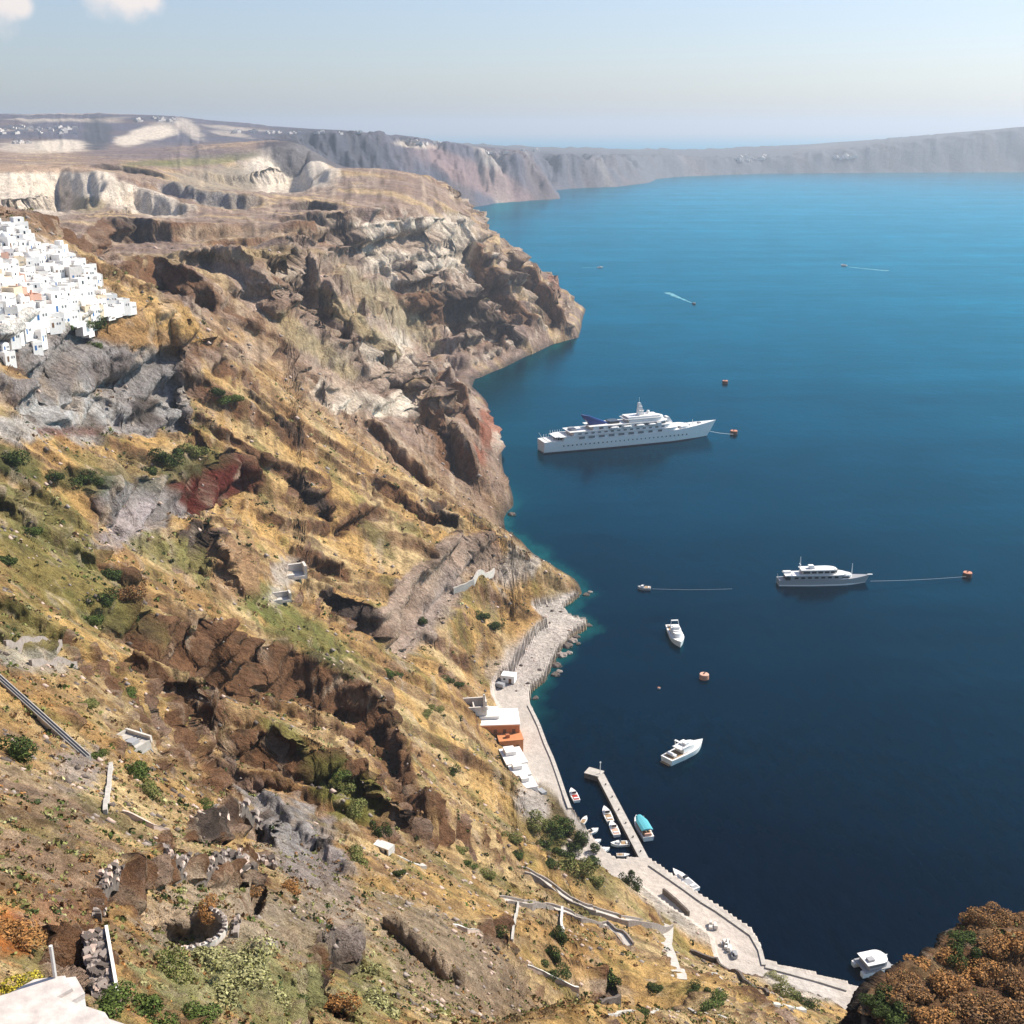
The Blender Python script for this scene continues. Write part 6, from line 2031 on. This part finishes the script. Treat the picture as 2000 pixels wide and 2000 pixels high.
def rocks():
    r_ = np.random.default_rng(9)
    n = 3200
    rr_ = np.exp(r_.uniform(math.log(95), math.log(900), n * 3)); aa_ = r_.uniform(math.radians(-29), math.radians(20), n * 3)
    fi = np.interp(rr_, rows, np.arange(NR)); fj = (aa_ - az[0]) / (az[1] - az[0])
    x, y = rr_ * np.sin(aa_), rr_ * np.cos(aa_)
    z = bil(Z1, fi, fj); s_ = bil(S1, fi, fj); qw = bil(QW1, fi, fj)
    rubble = (rr_ > 430) & (rr_ < 560) & (s_ > 2) & (s_ < 18)
    ok = ((s_ > qw + 3) & (fbm(x / 18, y / 18, 3, 77) > .0)) | rubble
    x, y, z, rr_ = x[ok][:n], y[ok][:n], z[ok][:n], rr_[ok][:n]
    n = len(x)
    s = (.25 + rr_ / 500 * .8) * r_.uniform(.3, 1.2, n) ** 1.6
    base = np.array([[1, 0, 0], [0, 1, 0], [-1, 0, 0], [0, -1, 0], [0, 0, .8], [0, 0, -.6]], float)
    V = base[None] * s[:, None, None] * r_.uniform(.6, 1.4, (n, 6, 1)) + np.stack([x, y, z], 1)[:, None]
    F = np.array([[0, 1, 4], [1, 2, 4], [2, 3, 4], [3, 0, 4], [1, 0, 5], [2, 1, 5], [3, 2, 5], [0, 3, 5]])
    faces = (F[None] + (np.arange(n) * 6)[:, None, None]).reshape(-1, 3).astype(np.int32)
    me = bpy.data.meshes.new("loose_stones")
    me.vertices.add(n * 6); me.vertices.foreach_set("co", V.reshape(-1, 3).astype(np.float32).ravel()); nf = len(faces)
    me.loops.add(nf * 3); me.loops.foreach_set("vertex_index", faces.ravel()); me.polygons.add(nf)
    me.polygons.foreach_set("loop_start", np.arange(0, nf * 3, 3, dtype=np.int32)); me.polygons.foreach_set("loop_total", np.full(nf, 3, np.int32))
    me.materials.append(M['stone']); me.materials.append(M['pstone']); me.materials.append(M['dstone']); me.update(calc_edges=True)
    me.polygons.foreach_set("material_index", np.repeat(r_.integers(0, 3, n), 8).astype(np.int32))
    o = bpy.data.objects.new("loose_stones", me); link(o)
    tag(o, "loose stones and boulders lying over the slopes", "stones", kind="stuff")


rocks()
# boulders in the shallows beside the rubble quay
for i, (px, py, s) in enumerate([(1120, 1252, 2.2), (1108, 1262, 2.6), (1126, 1244, 1.6), (1098, 1280, 2.4), (1088, 1300, 2.2), (1085, 1318, 1.8), (1112, 1276, 1.5), (1046, 1364, 1.4), (1145, 1162, 1.6), (1152, 1157, 1.2), (1000, 1005, 2.4), (1150, 1222, 1.5), (1092, 1312, 1.3), (1129, 1258, 1.2)]):
    m = MB(); bmesh.ops.create_icosphere(m.bm, subdivisions=2, radius=s)
    for v in m.bm.verts: v.co *= 1 + .35 * math.sin(v.co.x * 2.3 + i) * math.cos(v.co.y * 1.9 - i); v.co.z *= .5
    o = m.build("boulder", M['dstone' if i % 3 else 'stone']); o.location = W(px, py); o.location.z = .15
    tag(o, "rounded boulder awash at the edge of the rubble quay", "boulder", "boulders in the shallows")


# ------------------------------------------------------------------ haze over the caldera
def haze():
    m = bpy.data.materials.new("haze"); m.use_nodes = True
    nt = m.node_tree; nt.nodes.clear()
    out = nt.nodes.new('ShaderNodeOutputMaterial')
    v = nt.nodes.new('ShaderNodeVolumePrincipled')
    v.inputs['Color'].default_value = (.74, .86, 1.0, 1)
    v.inputs['Density'].default_value = 0.000088
    v.inputs['Anisotropy'].default_value = .32
    nt.links.new(v.outputs[0], out.inputs['Volume'])
    bm = bmesh.new()
    bmesh.ops.create_cube(bm, size=1.0)
    me = bpy.data.meshes.new("haze"); bm.to_mesh(me); bm.free()
    me.materials.append(m)
    o = bpy.data.objects.new("haze", me); link(o)
    o.scale = (124000, 124000, 31 + 420)
    o.location = (0, 0, (420 - 31) / 2)
    tag(o, "pale blue haze lying over the bay and the far cliffs", "haze", kind="stuff")


haze()
